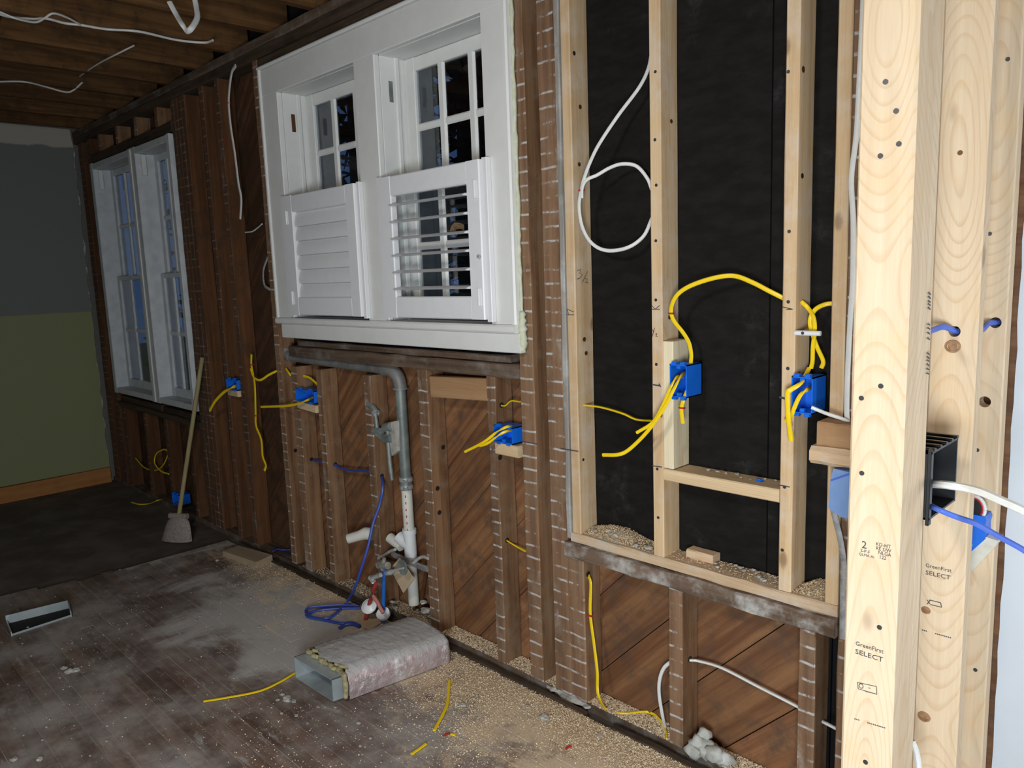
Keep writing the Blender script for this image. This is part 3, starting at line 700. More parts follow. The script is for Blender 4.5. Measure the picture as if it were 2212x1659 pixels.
text('GreenFirst', 1848, 1393, PF, .0108, p1); text('SELECT', 1847, 1411, PF, .0125, p1, sx=1.18)
def smudge(pts, y, par, r=.0012, name='ink_mark'):
    b = MB()
    for (u0, v0, u1, v1) in pts: b.tube([at(u0, v0, y), at(u1, v1, y)], r, n=5)
    return b.build(name, INK, par)
smudge([(1852, 1474, 1893, 1483), (1893, 1483, 1894, 1500), (1894, 1500, 1854, 1488), (1854, 1488, 1852, 1474), (1870, 1494, 1890, 1498), (1876, 1486, 1880, 1487)], PF, p1, .0006)
cq = at(1860, 1482, PF); MB().tube([cq + Vector((math.cos(a) * .0036, 0, math.sin(a) * .0042)) for a in np.linspace(0, 6.28, 13)], .0007, n=5, caps=False).build('ink_mark', INK, p1)
smudge([(1846 + i * 4, 1552 + i * 1.2, 1848 + i * 4, 1554 + i * 1.2) for i in (0, 1, 2, 7, 8, 9, 10, 11, 12, 13, 14, 15, 16)], PF, p1, .0011)
text('GreenFirst', 1999, 1224, S2Y - .0004, .0115, p2); text('SELECT', 1999, 1240, S2Y - .0004, .0130, p2, sx=1.15)
smudge([(2003, 1296, 2009, 1305), (2003, 1305, 2009, 1297), (2008, 1296, 2032, 1302), (2032, 1302, 2034, 1312), (2034, 1312, 2010, 1306)], S2Y - .0004, p2, .0009)
smudge([(1992 + i * 4, 1360 + i * 1.1, 1994 + i * 4, 1362 + i * 1.1) for i in (0, 1, 2, 7, 8, 9, 10, 11, 12, 13, 14, 15)], S2Y - .0004, p2, .0012)
b = MB()
for v in (632, 640, 650, 656, 664, 700, 708, 718, 730, 762, 770, 778, 786, 796, 806):
    u = 2009 - (v - 630) * .021
    b.tube([ax(u - 3, v, PX1 + .0003), ax(u + 1, v + random.uniform(2, 5), PX1 + .0003)], .0012, n=5)
b.build('ink_mark', INK, p1)

# black low-voltage box on the back of the post
bk = empty('low_voltage_box', (-.46, 1.445, 1.04), 'black ribbed plastic box screwed to the back of the front post', 'electrical box')
m = MB(); X0, X1, Y0, Y1, Z0, Z1 = -.508, -.4175, 1.448, 1.602, 1.035, 1.160; tk = .004
m.box(X0, X0 + tk, Y0, Y1, Z0, Z1); m.box(X0, X1, Y0, Y0 + tk, Z0, Z1); m.box(X0, X1, Y1 - tk, Y1, Z0, Z1); m.box(X0, X1, Y0, Y1, Z0, Z0 + tk); m.box(X0, X1, Y0, Y1, Z1 - tk, Z1)
m.build('box_shell', BLK, bk)
for k in range(5):
    yy = Y0 + .008 + k * .033; MB().lumber(X0, X1 + .002, yy, yy + .012, Z1, Z1 + .005, c=.002, axis=0).build('rib', BLK, bk)
MB().lumber(PX1, PX1 + .006, 1.447, 1.462, 1.025, 1.165, c=.001, axis=2).build('mount_flange', BLK, bk)

# ------------------------------------------------------------------ electrical boxes
def ebox(x0, x1, z0, z1, label, y0=1.874, y1=1.955, name='electrical_box', tabs='top'):
    r = empty(name, ((x0 + x1) / 2, y0, z0), label, 'electrical box')
    t_ = .003; m = MB()
    m.box(x0, x0 + t_, y0, y1, z0, z1); m.box(x1 - t_, x1, y0, y1, z0, z1); m.box(x0, x1, y0, y1, z0, z0 + t_); m.box(x0, x1, y0, y1, z1 - t_, z1); m.box(x0, x1, y1 - t_, y1, z0, z1)
    m.build('shell', BOXB, r)
    for zz in (z0, z1):
        s = 1 if zz == z1 else -1
        for xx in (x0 + (x1 - x0) * .25, x0 + (x1 - x0) * .75):
            MB().lumber(xx - .007, xx + .007, y0 - .002, y0 + .012, min(zz, zz + s * .008), max(zz, zz + s * .008), c=.002, axis=0).build('nail_tab', BOXB, r)
        MB().lumber((x0 + x1) / 2 - .006, (x0 + x1) / 2 + .006, y0 + .001, y0 + .010, min(zz - s * .003, zz - s * .013), max(zz - s * .003, zz - s * .013), c=.002, axis=0).build('screw_boss', BOXB, r)
    return r
zt = at(1465, 820, 1.874).z; 
ebox(-1.243, -1.186, 1.127, 1.222, 'blue box on the pale block beside the middle stud, two yellow cables hanging out')
ebox(-.8755, -.820, 1.118, 1.212, 'blue box at the right bay under the white cable clip, yellow cables drooping in front')
ebox(-2.0015, -1.905, .893, .953, 'blue box lying sideways left of the lath-marked post, two yellow cables reaching left')
ebox(-3.428, -3.252, .912, .972, 'blue box on a small block left of the vent pipe, one yellow cable reaching left')
ebox(-4.205, -4.075, .908, .966, 'blue box left of the long stapled yellow cable, short cable hanging from it')
ebox(-5.205, -5.095, .040, .115, 'blue box low on the wall beside the broom')
def support(x0, x1, z0, z1, tilt=0.0, mat=NEWX):
    c = Vector(((x0 + x1) / 2, 0, (z0 + z1) / 2)); T = Matrix.Translation(c) @ Matrix.Rotation(tilt, 4, 'Y') @ Matrix.Translation(-c)
    MB().lumber(x0, x1, FR - .012, FR + .05, z0, z1, axis=0, T=T).build('support_block', mat, wb)
support(-2.0005, -1.885, .845, .888, 0.0); support(-3.424, -3.255, .868, .905, .05); support(-4.205, -4.085, .868, .902)
# pale blue plastic at the post, wood scraps above it
c0 = at(1812, 1060, 1.80)
pb = empty('pale_blue_box', at(1812, 1115, 1.82), 'pale blue plastic box half hidden by the front post', 'electrical box')
m = MB(); P = [(1800, 1012), (1834, 1020), (1834, 1121), (1816, 1117), (1789, 1097), (1795, 1033)]
m.prism([at(u, v, 1.80) for u, v in P], (0, .06, 0)); m.build('shell', BOXP, pb)
m = MB(); m.prism([at(u, v, 1.7985) for u, v in [(1794, 1036), (1834, 1022), (1834, 1026), (1794, 1040)]], (0, .002, 0)); m.build('lid_edge', BCABL, pb)
wbk = MB(); T = None
a = at(1765, 910, 1.80); bb = at(1838, 965, 1.80)
MB().lumber(at(1764, 940, 1.80).x, at(1850, 940, 1.80).x, 1.80, 1.885, at(1800, 968, 1.80).z, at(1800, 915, 1.80).z, c=.004, axis=0, seg=4, jit=.001).build('wood_scrap', BROWNX, loc=(at(1800, 968, 1.80)), label='reddish brown wood scrap, upper of two stacked by the front post', cat='wood scrap')
MB().lumber(at(1750, 985, 1.79).x, at(1850, 985, 1.79).x, 1.785, 1.885, at(1800, 1008, 1.79).z, at(1800, 970, 1.79).z, c=.010, axis=0, seg=4, jit=.002).build('wood_scrap', LEDGEX, loc=(at(1800, 1008, 1.79)), label='rounded tan wood scrap, lower of two stacked by the front post', cat='wood scrap')
# blue box on the third partition stud, on a white-painted block
eb = empty('electrical_box', at(2110, 1190, 1.93), 'blue box on a white block behind the partition, partly hidden by the second stud', 'electrical box')
m = MB(); pp = [(2085, 1108), (2128, 1117), (2131, 1125), (2127, 1140), (2128, 1165), (2100, 1190), (2085, 1193)]
m.prism([at(u, v, 1.895) for u, v in pp], (0, .05, 0)); m.build('shell', BOXB, eb)
m = MB(); m.prism([at(u, v, 1.893) for u, v in [(2080, 1168), (2096, 1168), (2101, 1178), (2094, 1187), (2080, 1187)]], (0, -.004, 0)); m.build('cable_end', YEL, eb, label='yellow cable end')
MB().prism([at(u, v, 1.90) for u, v in [(2085, 1192), (2100, 1190), (2130, 1160), (2155, 1168), (2152, 1178), (2085, 1250)]], (0, .048, 0)).build('white_block', plain('white_primed_wood', (.70, .66, .58), .7, c2=(.6, .56, .47)), wr)
kb = empty('cable_connector', at(2108, 1100, 1.90), 'round red and black cable connector above the blue box behind the partition', 'connector')
ck = at(2105, 1098, 1.905); m = MB(); m.tube([ck + Vector((math.cos(a_) * .021, 0, math.sin(a_) * .028)) for a_ in np.linspace(0, 6.283, 21)], .004, n=6, caps=False); m.build('white_rim', WCAB, kb, smooth=True)
m = MB(); m.tube([ck + Vector((math.cos(a_) * .0165, -.001, math.sin(a_) * .0235)) for a_ in np.linspace(0, 6.283, 21)], .0025, n=6, caps=False); m.build('red_ring', RED, kb, smooth=True)
m = MB(); m.prism([ck + Vector((math.cos(a_) * .016, -.001, math.sin(a_) * .023)) for a_ in np.linspace(0, 6.283, 20)[:-1]], (0, .02, 0)); m.build('black_body', BLK, kb)

# ------------------------------------------------------------------ cables
def cable(name, label, pts, mat, r=.0058, r2=.0032, hint=None, group=None, bands=(), n=8, cat='cable', band_mat=None, parts=None):
    P = spline(pts, 7); b0 = Vector(P[-1])
    o = MB().tube(P, r, n=n, r2=r2, hint=hint).build(name, mat, smooth=True, loc=b0, label=label, cat=cat, group=group)
    for p, d in bands:
        p = Vector(p); d = Vector(d).normalized()
        h = Vector(hint) if hint is not None else Vector((0, -1, 0)); s = d.cross(h).normalized()
        T = Matrix((( s.x, h.x, d.x, p.x), (s.y, h.y, d.y, p.y), (s.z, h.z, d.z, p.z), (0, 0, 0, 1)))
        MB().lumber(-r - .002, r + .002, -(r2 or r) - .002, (r2 or r) + .002, -.0022, .0022, c=.001, axis=0, T=T).build('cable_staple', band_mat or RED, o, label='red staple')
    return o
HY = (0, -1, 0); HZ = (0, 0, 1)
def A(l, y): return [at(u, v, y if len(q) == 0 else q[0]) for u, v, *q in l]
# floor
cable('yellow_cable', 'yellow cable lying on the floor left of the foil-wrapped duct', [fl(440, 1515, .004), fl(490, 1507, .004), fl(560, 1493, .004), fl(605, 1473, .004), fl(643, 1450, .004)], YEL, .0066, .0034, HZ)
cable('yellow_cable', 'yellow cable offcut on sawdust right of the foil-wrapped duct', [fl(971, 1470, .006), fl(967, 1515, .006), fl(960, 1536, .006), fl(938, 1578, .004)], YEL, .0058, .0034, HZ)
cable('yellow_cable', 'short yellow cable offcut nearest the bottom edge of the photo', [fl(920, 1607, .004), fl(905, 1618, .004), fl(889, 1629, .004)], YEL, .0058, .0034, HZ)
cable('yellow_cable', 'tiny yellow cable snip beside a red scrap on the floor', [fl(974, 1586, .004), fl(984, 1588, .004)], YEL, .0055, .0034, HZ)
cable('red_scrap', 'small red plastic scrap beside the tiny yellow snip', [fl(957, 1590, .003), fl(964, 1586, .004), fl(972, 1583, .003)], RED, .004, .002, HZ, cat='scrap')
cable('red_scrap', 'small red plastic scrap alone in the deep sawdust at right', [fl(1222, 1618, .006), fl(1228, 1613, .007), fl(1234, 1612, .006)], RED, .004, .002, HZ, cat='scrap')
cable('yellow_cable', 'long yellow cable running from the lath-marked post down onto the sawdust', [ax(1271, 1243, -1.604), at(1276, 1262, 1.905), at(1275, 1325, 1.900), at(1283, 1390, 1.895), at(1290, 1450, 1.885), at(1292, 1500, 1.86), fl(1310, 1532, .012), fl(1345, 1543, .012), fl(1400, 1539, .014), fl(1425, 1555, .016), fl(1438, 1578, .016), fl(1440, 1597, .012)],
      YEL, .0062, .0034, HY, bands=[(at(1275, 1330, 1.896), (0, 0, 1))])
# between the old studs
cable('yellow_cable', 'short yellow cable between two old studs just under the window', [ax(1082, 876, -2.0), at(1092, 876, 1.93), at(1105, 866, 1.93), at(1124, 868, 1.93)], YEL, .0058, .0032, HZ)
cable('yellow_cable', 'short yellow cable crossing low between old studs above the sawdust', [ax(1094, 1167, -2.0), at(1112, 1178, 1.94), at(1136, 1191, 1.94)], YEL, .0058, .0032, HZ)
g = 'pairs of cable ends in the sideways box'
cable('yellow_cable', 'upper yellow cable end reaching left from the sideways box by the lath-marked post', [at(1112, 922, 1.93), at(1098, 921, 1.875), at(1075, 932, 1.85), at(1045, 955, 1.83), at(1004, 976, 1.82)], YEL, .0052, .003, HY)
cable('yellow_cable', 'lower yellow cable end reaching left from the sideways box by the lath-marked post', [at(1112, 930, 1.93), at(1095, 931, 1.875), at(1075, 942, 1.85), at(1052, 958, 1.83), at(1036, 963, 1.825)], YEL, .0052, .003, HY)
cable('yellow_cable', 'yellow cable reaching left from the blue box nearest the vent pipe', [at(675, 859, 1.92), at(660, 866, 1.86), at(625, 876, 1.84), at(564, 879, 1.82)], YEL, .0062, .0036, HY)
cable('yellow_cable', 'short twisted yellow cable above the blue box nearest the vent pipe', [ax(656, 812, -3.426), at(668, 816, 1.93), at(676, 822, 1.93), at(686, 831, 1.93)], YEL, .0068, .0036, HY)
cable('yellow_cable', 'tiny bit of yellow cable under the end of the grey horizontal pipe', [at(618, 797, 1.90), at(624, 806, 1.895), at(628, 812, 1.90)], YEL, .0075, .0036, HY)
c = cable('yellow_cable', 'long yellow cable stapled down the face of an old stud', [at(543, 765, 1.884), at(543, 790, 1.884), at(550, 830, 1.884), at(552, 890, 1.884), at(553, 920, 1.884), at(564, 950, 1.884), at(567, 985, 1.882), at(574, 1005, 1.88), at(571, 1016, 1.875)], YEL, .0105, .0034, HY,
          bands=[(at(544, 788, 1.883), (0, 0, 1)), (at(553, 898, 1.883), (0, 0, 1))])
cable('yellow_cable', 'yellow cable looping right from the long stapled cable', [at(541, 797, 1.880), at(548, 815, 1.875), at(562, 821, 1.88), at(580, 810, 1.90), at(598, 801, 1.93)], YEL, .0065, .0034, HY)
cable('yellow_cable', 'yellow cable end hanging from the box left of the long stapled cable', [at(515, 832, 1.93), at(505, 836, 1.87), at(485, 846, 1.84), at(465, 866, 1.82), at(453, 887, 1.81)], YEL, .0100, .0045, HY)
cable('yellow_cable', 'thin yellow loop of cable hanging between the short studs under the far window', [at(293, 990, 1.93), at(312, 1010, 1.93), at(335, 1016, 1.91), at(352, 1005, 1.90), at(363, 980, 1.90), at(355, 971, 1.90), at(338, 980, 1.90), at(334, 1000, 1.89), at(348, 1018, 1.89), at(365, 1024, 1.90)], YEL, .0055, .0035, HY)
cable('yellow_cable', 'yellow cable lying across the far floor from the low blue box', [at(350, 1078, 1.88), at(340, 1081, 1.83), fl(322, 1088, -.012), fl(300, 1089, -.014), fl(285, 1085, -.014)], YEL, .007, .004, HZ)
# right-hand bays
cable('yellow_cable', 'yellow cable from the old stud hole to the middle stud, level with the box bottoms', [ax(1262, 875, -1.609), at(1300, 880, 1.93), at(1345, 893, 1.93), at(1375, 906, 1.94), at(1409, 909, 1.945)], YEL, .0062, .0034, HZ)
cable('yellow_cable', 'long yellow cable end drooping lowest left from the box on the pale block', [at(1480, 805, 1.93), at(1470, 814, 1.868), at(1455, 842, 1.84), at(1435, 880, 1.83), at(1400, 930, 1.82), at(1360, 970, 1.81), at(1335, 982, 1.80), at(1302, 983, 1.80)], YEL, .0058, .0034, HY)
cable('yellow_cable', 'shorter yellow cable end drooping from the box on the pale block', [at(1474, 814, 1.93), at(1462, 815, 1.868), at(1448, 838, 1.845), at(1432, 875, 1.835), at(1410, 912, 1.825), at(1375, 935, 1.815)], YEL, .0050, .0032, HY)
cable('yellow_cable', 'yellow cable arching over the middle bay down into the box on the pale block', [at(1694, 645, 1.94), at(1660, 628, 1.925), at(1625, 610, 1.915), at(1585, 596, 1.91), at(1540, 601, 1.90), at(1490, 618, 1.89), at(1462, 638, 1.884), at(1450, 665, 1.884), at(1454, 690, 1.884), at(1475, 718, 1.90), at(1488, 740, 1.915), at(1493, 765, 1.92), at(1492, 785, 1.92)],
      YEL, .0064, .0036, HY, bands=[(at(1450, 677, 1.882), (0, 0, 1))])
cable('yellow_cable', 'short yellow cable stub stapled below the box on the pale block', [at(1487, 838, 1.90), at(1476, 865, 1.884), at(1472, 885, 1.884), at(1475, 915, 1.882)], YEL, .0066, .0036, HY, bands=[(at(1473, 881, 1.883), (0, 0, 1))])
cable('yellow_cable', 'yellow cable coming from the far-right stud through the white clip', [at(1806, 656, 1.95), at(1785, 657, 1.945), at(1762, 668, 1.93), at(1750, 690, 1.92), at(1753, 715, 1.92), at(1765, 750, 1.925), at(1778, 780, 1.925), at(1774, 795, 1.925)], YEL, .0058, .0036, HY)
cable('yellow_cable', 'yellow cable leaving a hole in the stud and crossing behind the white clip', [ax(1730, 651, -.876), at(1745, 665, 1.93), at(1757, 685, 1.915), at(1760, 712, 1.912), at(1756, 750, 1.92), at(1755, 780, 1.925), at(1752, 795, 1.93)], YEL, .0058, .0036, HY)
cable('yellow_cable', 'yellow cable end hanging lowest in front of the box by the white clip', [at(1748, 795, 1.93), at(1738, 815, 1.90), at(1730, 828, 1.866), at(1708, 842, 1.85), at(1701, 850, 1.848), at(1702, 890, 1.848), at(1705, 920, 1.846), at(1709, 953, 1.842)], YEL, .0066, .0036, HY)
cable('yellow_cable', 'shorter yellow cable end bent back under the box by the white clip', [at(1750, 838, 1.92), at(1742, 843, 1.87), at(1728, 855, 1.862), at(1716, 880, 1.86), at(1709, 898, 1.862), at(1697, 910, 1.868)], YEL, .0058, .0034, HY)
cl = empty('cable_clip', at(1742, 721, 1.90), 'white plastic clip holding yellow cables above the right blue box', 'cable clip')
a, b_ = at(1716, 719, 1.885), at(1771, 722, 1.885); m = MB(); m.lumber(a.x, b_.x, 1.884, 1.895, a.z - .006, a.z + .006, c=.003, axis=0); m.build('clip_bar', PVCW, cl)
disc('clip_nail', Vector((at(1734, 720, 1.884).x, 1.884, a.z)), (0, -1, 0), .004, NAIL, cl)
cable('white_cable', 'white cable dropping from the top of the bay into a big round loop', [at(1407, 118, 1.955), at(1400, 150, 1.94), at(1380, 190, 1.92), at(1335, 250, 1.905), at(1295, 310, 1.88), at(1275, 350, 1.872), at(1262, 385, 1.868), at(1256, 410, 1.868), at(1251, 445, 1.868), at(1258, 490, 1.875), at(1278, 525, 1.89), at(1310, 541, 1.90), at(1355, 535, 1.91), at(1390, 510, 1.93), at(1409, 470, 1.95)], WCAB, .0058, .0045, HY,
      bands=[(at(1256, 411, 1.866), (0, 0, 1))])
cable('white_cable', 'white cable arc closing the loop in the left black bay', [at(1257, 428, 1.862), at(1258, 405, 1.862), at(1268, 388, 1.87), at(1290, 378, 1.885), at(1318, 362, 1.90), at(1345, 354, 1.91), at(1375, 359, 1.925), at(1398, 385, 1.94), at(1408, 410, 1.95)], WCAB, .0055, .0042, HY)
cable('white_cable', 'printed white cable running down beside the front post', [at(1866, -30, 1.86), at(1862, 60, 1.86), at(1856, 180, 1.86), at(1850, 290, 1.86), at(1839, 385, 1.86), at(1843, 480, 1.86), at(1842, 600, 1.86), at(1836, 700, 1.86), at(1831, 800, 1.86), at(1829, 890, 1.86), at(1833, 913, 1.87)], WCAB, .0066, .004, HY)
cable('white_cable', 'cut white cable end poking left above the brown wood scrap', [at(1835, 913, 1.845), at(1820, 905, 1.845), at(1790, 895, 1.84), at(1772, 888, 1.84), at(1753, 880, 1.835)], WCAB, .0046, .0038, HY)
cable('grey_cable', 'grey old cable hanging from the pale blue box, behind the front post', [at(1797, 1090, 1.85), at(1804, 1120, 1.855), at(1815, 1165, 1.86), at(1822, 1215, 1.865), at(1821, 1270, 1.865), at(1820, 1380, 1.85)], GCAB, .0075, .004, HY)
cable('white_cable', 'white cable end standing behind the short stud below the ledge', [fl(1437, 1572, .014), at(1431, 1545, 1.92), at(1424, 1500, 1.93), at(1425, 1468, 1.94), at(1434, 1443, 1.95), at(1450, 1429, 1.955)], WCAB, .0062, .0045, HY)
cable('white_cable', 'white cable crossing the lower bays from stud to stud below the ledge', [ax(1489, 1426, -1.215), at(1510, 1428, 1.945), at(1560, 1443, 1.945), at(1640, 1484, 1.945), at(1726, 1528, 1.945), at(1765, 1552, 1.945), at(1814, 1578, 1.945)], WCAB, .0052, .0042, HZ)
cable('white_cable', 'dim white cable hanging left of the large window from the ceiling plate', [at(509, 142, 1.87), at(500, 160, 1.875), at(494, 215, 1.88), at(498, 270, 1.884), at(507, 330, 1.884), at(515, 395, 1.884), at(521, 430, 1.884), at(519, 473, 1.884)], WCAB, .0105, .004, HY, bands=[(at(494, 223, 1.882), (0, 0, 1))])
cable('white_cable', 'small curled white wire end left of the closed shutter', [at(530, 502, 1.89), at(545, 500, 1.89), at(557, 492, 1.89), at(566, 484, 1.88)], WCAB, .0035, None)
cable('white_cable', 'faint grey loop of wire left of the closed shutter near its bottom', [at(578, 556, 1.93), at(569, 585, 1.93), at(571, 615, 1.93), at(582, 625, 1.93)], GCAB, .008, .004, HY)
JB = 2.645
cable('white_cable', 'white cable bent in a V hanging from a ceiling joist', [fl(366, 4, 2.60), fl(381, 32, 2.55), fl(395, 55, 2.50), fl(404, 67, 2.49), fl(414, 60, 2.50), fl(426, 38, 2.55), fl(424, 15, 2.60), fl(420, -6, 2.64)], WCAB, .011, .006)
cable('white_cable', 'long thin wire stretched along the nearest visible ceiling joist', [fl(-40, 18, JB), fl(20, 36, JB), fl(70, 41, JB), fl(100, 40, JB), fl(140, 50, JB), fl(175, 54, JB), fl(230, 63, JB), fl(300, 68, JB), fl(380, 86, JB), fl(440, 92, JB), fl(460, 87, JB)], WCAB, .0055, None)
cable('white_cable', 'looped wire end hanging just under the long ceiling wire', [fl(0, 26, JB), fl(35, 40, 2.63), fl(75, 48, 2.61), fl(95, 40, 2.62), fl(115, 29, 2.64), fl(145, 38, 2.645), fl(175, 54, 2.645)], WCAB, .0045, None)
cable('white_cable', 'thin cable crossing the far ceiling joists, lowest of the ceiling wires', [fl(-30, 178, JB), fl(25, 176, JB), fl(60, 178, JB), fl(100, 188, JB), fl(142, 199, 2.63), fl(160, 194, JB), fl(178, 178, 2.68)], WCAB, .008, .005)
cable('white_cable', 'thin wire slanting across the ceiling bays toward the window wall', [fl(172, 165, 2.68), fl(190, 152, 2.66), fl(217, 135, 2.65), fl(250, 118, 2.65), fl(290, 98, 2.68)], WCAB, .004, None)
# partition cables
cable('blue_cable', 'blue cable threaded through the second partition stud', [at(1990, 722, 1.60), at(2015, 713, 1.66), at(2040, 706, 1.70), h2 + Vector((0, .012, -.001)), h2 + Vector((0, .07, .0))], BCABL, .0062, .0062)
cable('blue_cable', 'blue cable coming through the hole of the third partition stud', [at(2100, 722, 1.80), at(2122, 712, 1.88), at(2136, 698, 1.925), h3a + Vector((0, .01, 0)), h3a + Vector((0, .05, .003))], BCABL, .0062, .0062)
cable('white_cable', 'thick white cable curving from the black box out past the right edge', [ax(2002, 1046, -.45), ax(2015, 1046, -.415), Vector((-.36, 1.45, 1.118)), Vector((-.27, 1.36, 1.098)), Vector((-.17, 1.29, 1.06)), Vector((-.05, 1.22, 1.0))] if False else [ax(2006, 1045, -.44), ax(2040, 1047, -.395), at(2080, 1053, 1.44), at(2120, 1063, 1.42), at(2160, 1080, 1.40), at(2214, 1104, 1.38), at(2280, 1140, 1.36)], WCAB, .0073, .0073)
cable('blue_cable', 'blue cable curving from the bottom of the black box past the right edge', [ax(2004, 1088, -.44), ax(2025, 1100, -.405), at(2070, 1118, 1.46), at(2110, 1132, 1.44), at(2160, 1160, 1.42), at(2214, 1190, 1.40), at(2280, 1235, 1.38)], BCABL, .0052, .0052)
cable('white_cable', 'white cable end showing behind the foot of the front post', [at(1970, 1600, 1.55), at(1978, 1620, 1.55), at(1983, 1645, 1.55), at(1986, 1680, 1.55)], WCAB, .0062, .0062)

# ------------------------------------------------------------------ plumbing
PY = 1.932
vp = empty('vent_pipe', (-2.64, PY, 0), 'grey steel and white PVC vent pipe turning left under the large window', 'pipe')
pxA = at(640, 783, PY); zH = 1.105
e0 = Vector((-2.635, PY, 1.02))
R_ = .0235
m = MB(); m.tube([(-3.55, PY, zH + .012), (-2.72, PY, zH)], R_, n=16); m.build('horizontal_pipe', LEAD, vp, smooth=True)
m = MB(); m.tube([(-3.60, PY, zH + .05), (-3.595, PY, zH + .03), (-3.58, PY, zH + .018), (-3.545, PY, zH + .012)], R_ * 1.12, n=16); m.build('elbow', LEAD, vp, smooth=True)
el = [Vector((-2.74, PY, zH))] + [Vector((-2.70 + .065 * math.sin(a_), PY, zH - .065 + .065 * math.cos(a_))) for a_ in np.linspace(0, math.pi / 2, 9)] + [Vector((-2.635, PY, 1.03))]
m = MB(); m.tube(el, R_ * 1.22, n=18); m.build('elbow', LEAD, vp, smooth=True)
m = MB(); m.tube([(-2.635, PY, 1.034), (-2.635, PY, 1.026)], R_ * 1.42, n=18); m.build('elbow_collar', LEAD, vp, smooth=True)
m = MB(); m.tube([(-2.635, PY, 1.03), (-2.632, PY, .63)], R_, n=18); m.build('steel_pipe', STEEL, vp, smooth=True)
cp = MB().cyl((-2.632, PY, .645), (-2.631, PY, .585), R_ * 1.15, n=18).build('coupling', STEEL, vp, smooth=True)
for zz in (.632, .598):
    m = MB(); m.cyl((-2.632, PY, zz + .008), (-2.632, PY, zz - .008), R_ * 1.28, n=18); m.box(-2.612, -2.592, PY - .034, PY - .020, zz - .005, zz + .005); m.build('hose_clamp', CHROME, cp, smooth=True)
m = MB(); m.tube([(-2.631, PY, .585), (-2.625, PY, .06)], R_ * 1.02, n=18); m.build('pvc_pipe', PVC, vp, smooth=True)
for k in range(14):      # red print along the pipe
    zz = .56 - k * .03 if k < 6 else .20 - (k - 6) * .018
    T = Matrix.Translation((-2.6295, PY, zz)) @ Matrix.Rotation(math.radians(35), 4, 'Z')
    MB().box(-.0022, .0022, -R_ * 1.03, -R_ * .9, -.005, .005, T=T).build('pipe_print', RED, vp)
tf = MB(); tf.cyl((-2.6285, PY, .405), (-2.6265, PY, .255), R_ * 1.17, n=18); tf.cyl((-2.6285, PY, .408), (-2.6285, PY, .385), R_ * 1.32, n=18); tf.cyl((-2.6265, PY, .275), (-2.6265, PY, .25), R_ * 1.32, n=18)
tf.tube([(-2.628, PY, .335), (-2.66, PY - .008, .345), (-2.69, PY - .012, .362)], R_ * 1.2, n=18); tf.build('tee_fitting', PVCW, vp, smooth=True)
brp = MB(); brp.tube([at(868, 1181, PY - .008), at(842, 1161, PY - .014)], R_ * .98, n=16); brp.build('branch_pipe', PVC, vp, smooth=True)
stp = MB(); stp.tube([at(806, 1154, PY - .01), at(790, 1152, PY - .03), at(776, 1157, PY - .05), at(752, 1164, PY - .085)], [R_ * 1.25, R_ * 1.25, R_ * 1.02, R_ * .98], n=16); MB().cyl(at(753.5, 1163.6, PY - .083), at(751.2, 1164.3, PY - .0865), R_ * .78, n=14).build('stub_dark_disc', DEEPBLK, vp); stp.build('cut_stub', PVC, vp, smooth=True, label='cut white stub')  # dark disc painted for the unlit hollow of the stub
MB().tube([at(886, 1335, PY), at(888, 1346, PY)], R_ * 1.25, n=18).build('floor_coupling', PVCW, vp, smooth=True)

op = empty('old_water_pipe', at(850, 1020, 1.90), 'small grey threaded water pipe with elbow and union left of the vent pipe', 'pipe')
yq = 1.895; q = lambda u, v: at(u, v, yq)
MB().tube([q(795, 874), q(803, 876), q(809, 884), q(812, 892)], .0135, n=12).build('elbow', STEEL, op, smooth=True)
MB().tube([q(810, 891), q(813, 893)], .017, n=12).build('collar', CHROME, op, smooth=True)
MB().tube([q(811, 893), q(815, 928)], .0095, n=12).build('riser', STEEL, op, smooth=True)
m = MB(); m.tube([q(813, 927), q(816, 940), q(826, 945), q(840, 940), q(838, 925)], .014, n=12); m.tube([q(809, 930), q(824, 932)], .017, n=12); m.tube([q(832, 924), q(845, 921)], .020, n=12); m.tube([q(832, 949), q(846, 946)], .018, n=12); m.build('union', STEEL, op, smooth=True)
m = MB(); m.prism([q(845, 912), q(856, 909), q(858, 975), q(846, 985), q(841, 950)], (0, .02, 0)); m.build('mortar_lump', DEBRIS, op)
MB().tube([q(838, 950), q(842, 1000), q(847, 1037)], .0098, n=12).build('drop_pipe', STEEL, op, smooth=True)

sv = empty('cold_water_stub', at(832, 1330, 1.89), 'blue water stub with grey valve and white floor flange', 'water supply')
YC = fl(829, 1347, .003).y
s = lambda u, v, y_=None: at(u, v, YC if y_ is None else y_)
MB().tube([s(830, 1228), s(828, 1318)], .0085, n=12).build('blue_tube', BLUP, sv, smooth=True)
MB().tube([s(829, 1333), s(829, 1345)], .0085, n=12).build('blue_tube', BLUP, sv, smooth=True)
m = MB(); m.tube([s(828, 1230), s(828, 1212)], .013, n=12); m.tube([s(818, 1221), s(838, 1222)], .016, n=12); m.tube([s(829, 1212), s(830, 1206)], .008, n=10); m.build('valve_body', BRASS, sv, smooth=True)
m = MB(); m.tube([s(835, 1238), s(845, 1236), s(852, 1233), s(862, 1229), s(872, 1227)], [.011, .013, .007, .005, .005], n=10); m.build('valve_stem', CHROME, sv, smooth=True)
m = MB(); m.prism([s(855 + 0, 1222), s(860, 1213), s(868, 1210), s(874, 1216), s(877, 1235), s(873, 1243), s(866, 1241), s(860, 1230)], (0, .008, 0)); m.build('valve_handle', STEEL, sv)
m = MB(); m.cyl(s(828, 1326) + Vector((.002, -.004, .006)), s(828, 1326) - Vector((.002, -.004, .006)), .030, n=18); m.build('floor_flange', PVCW, sv, smooth=True)
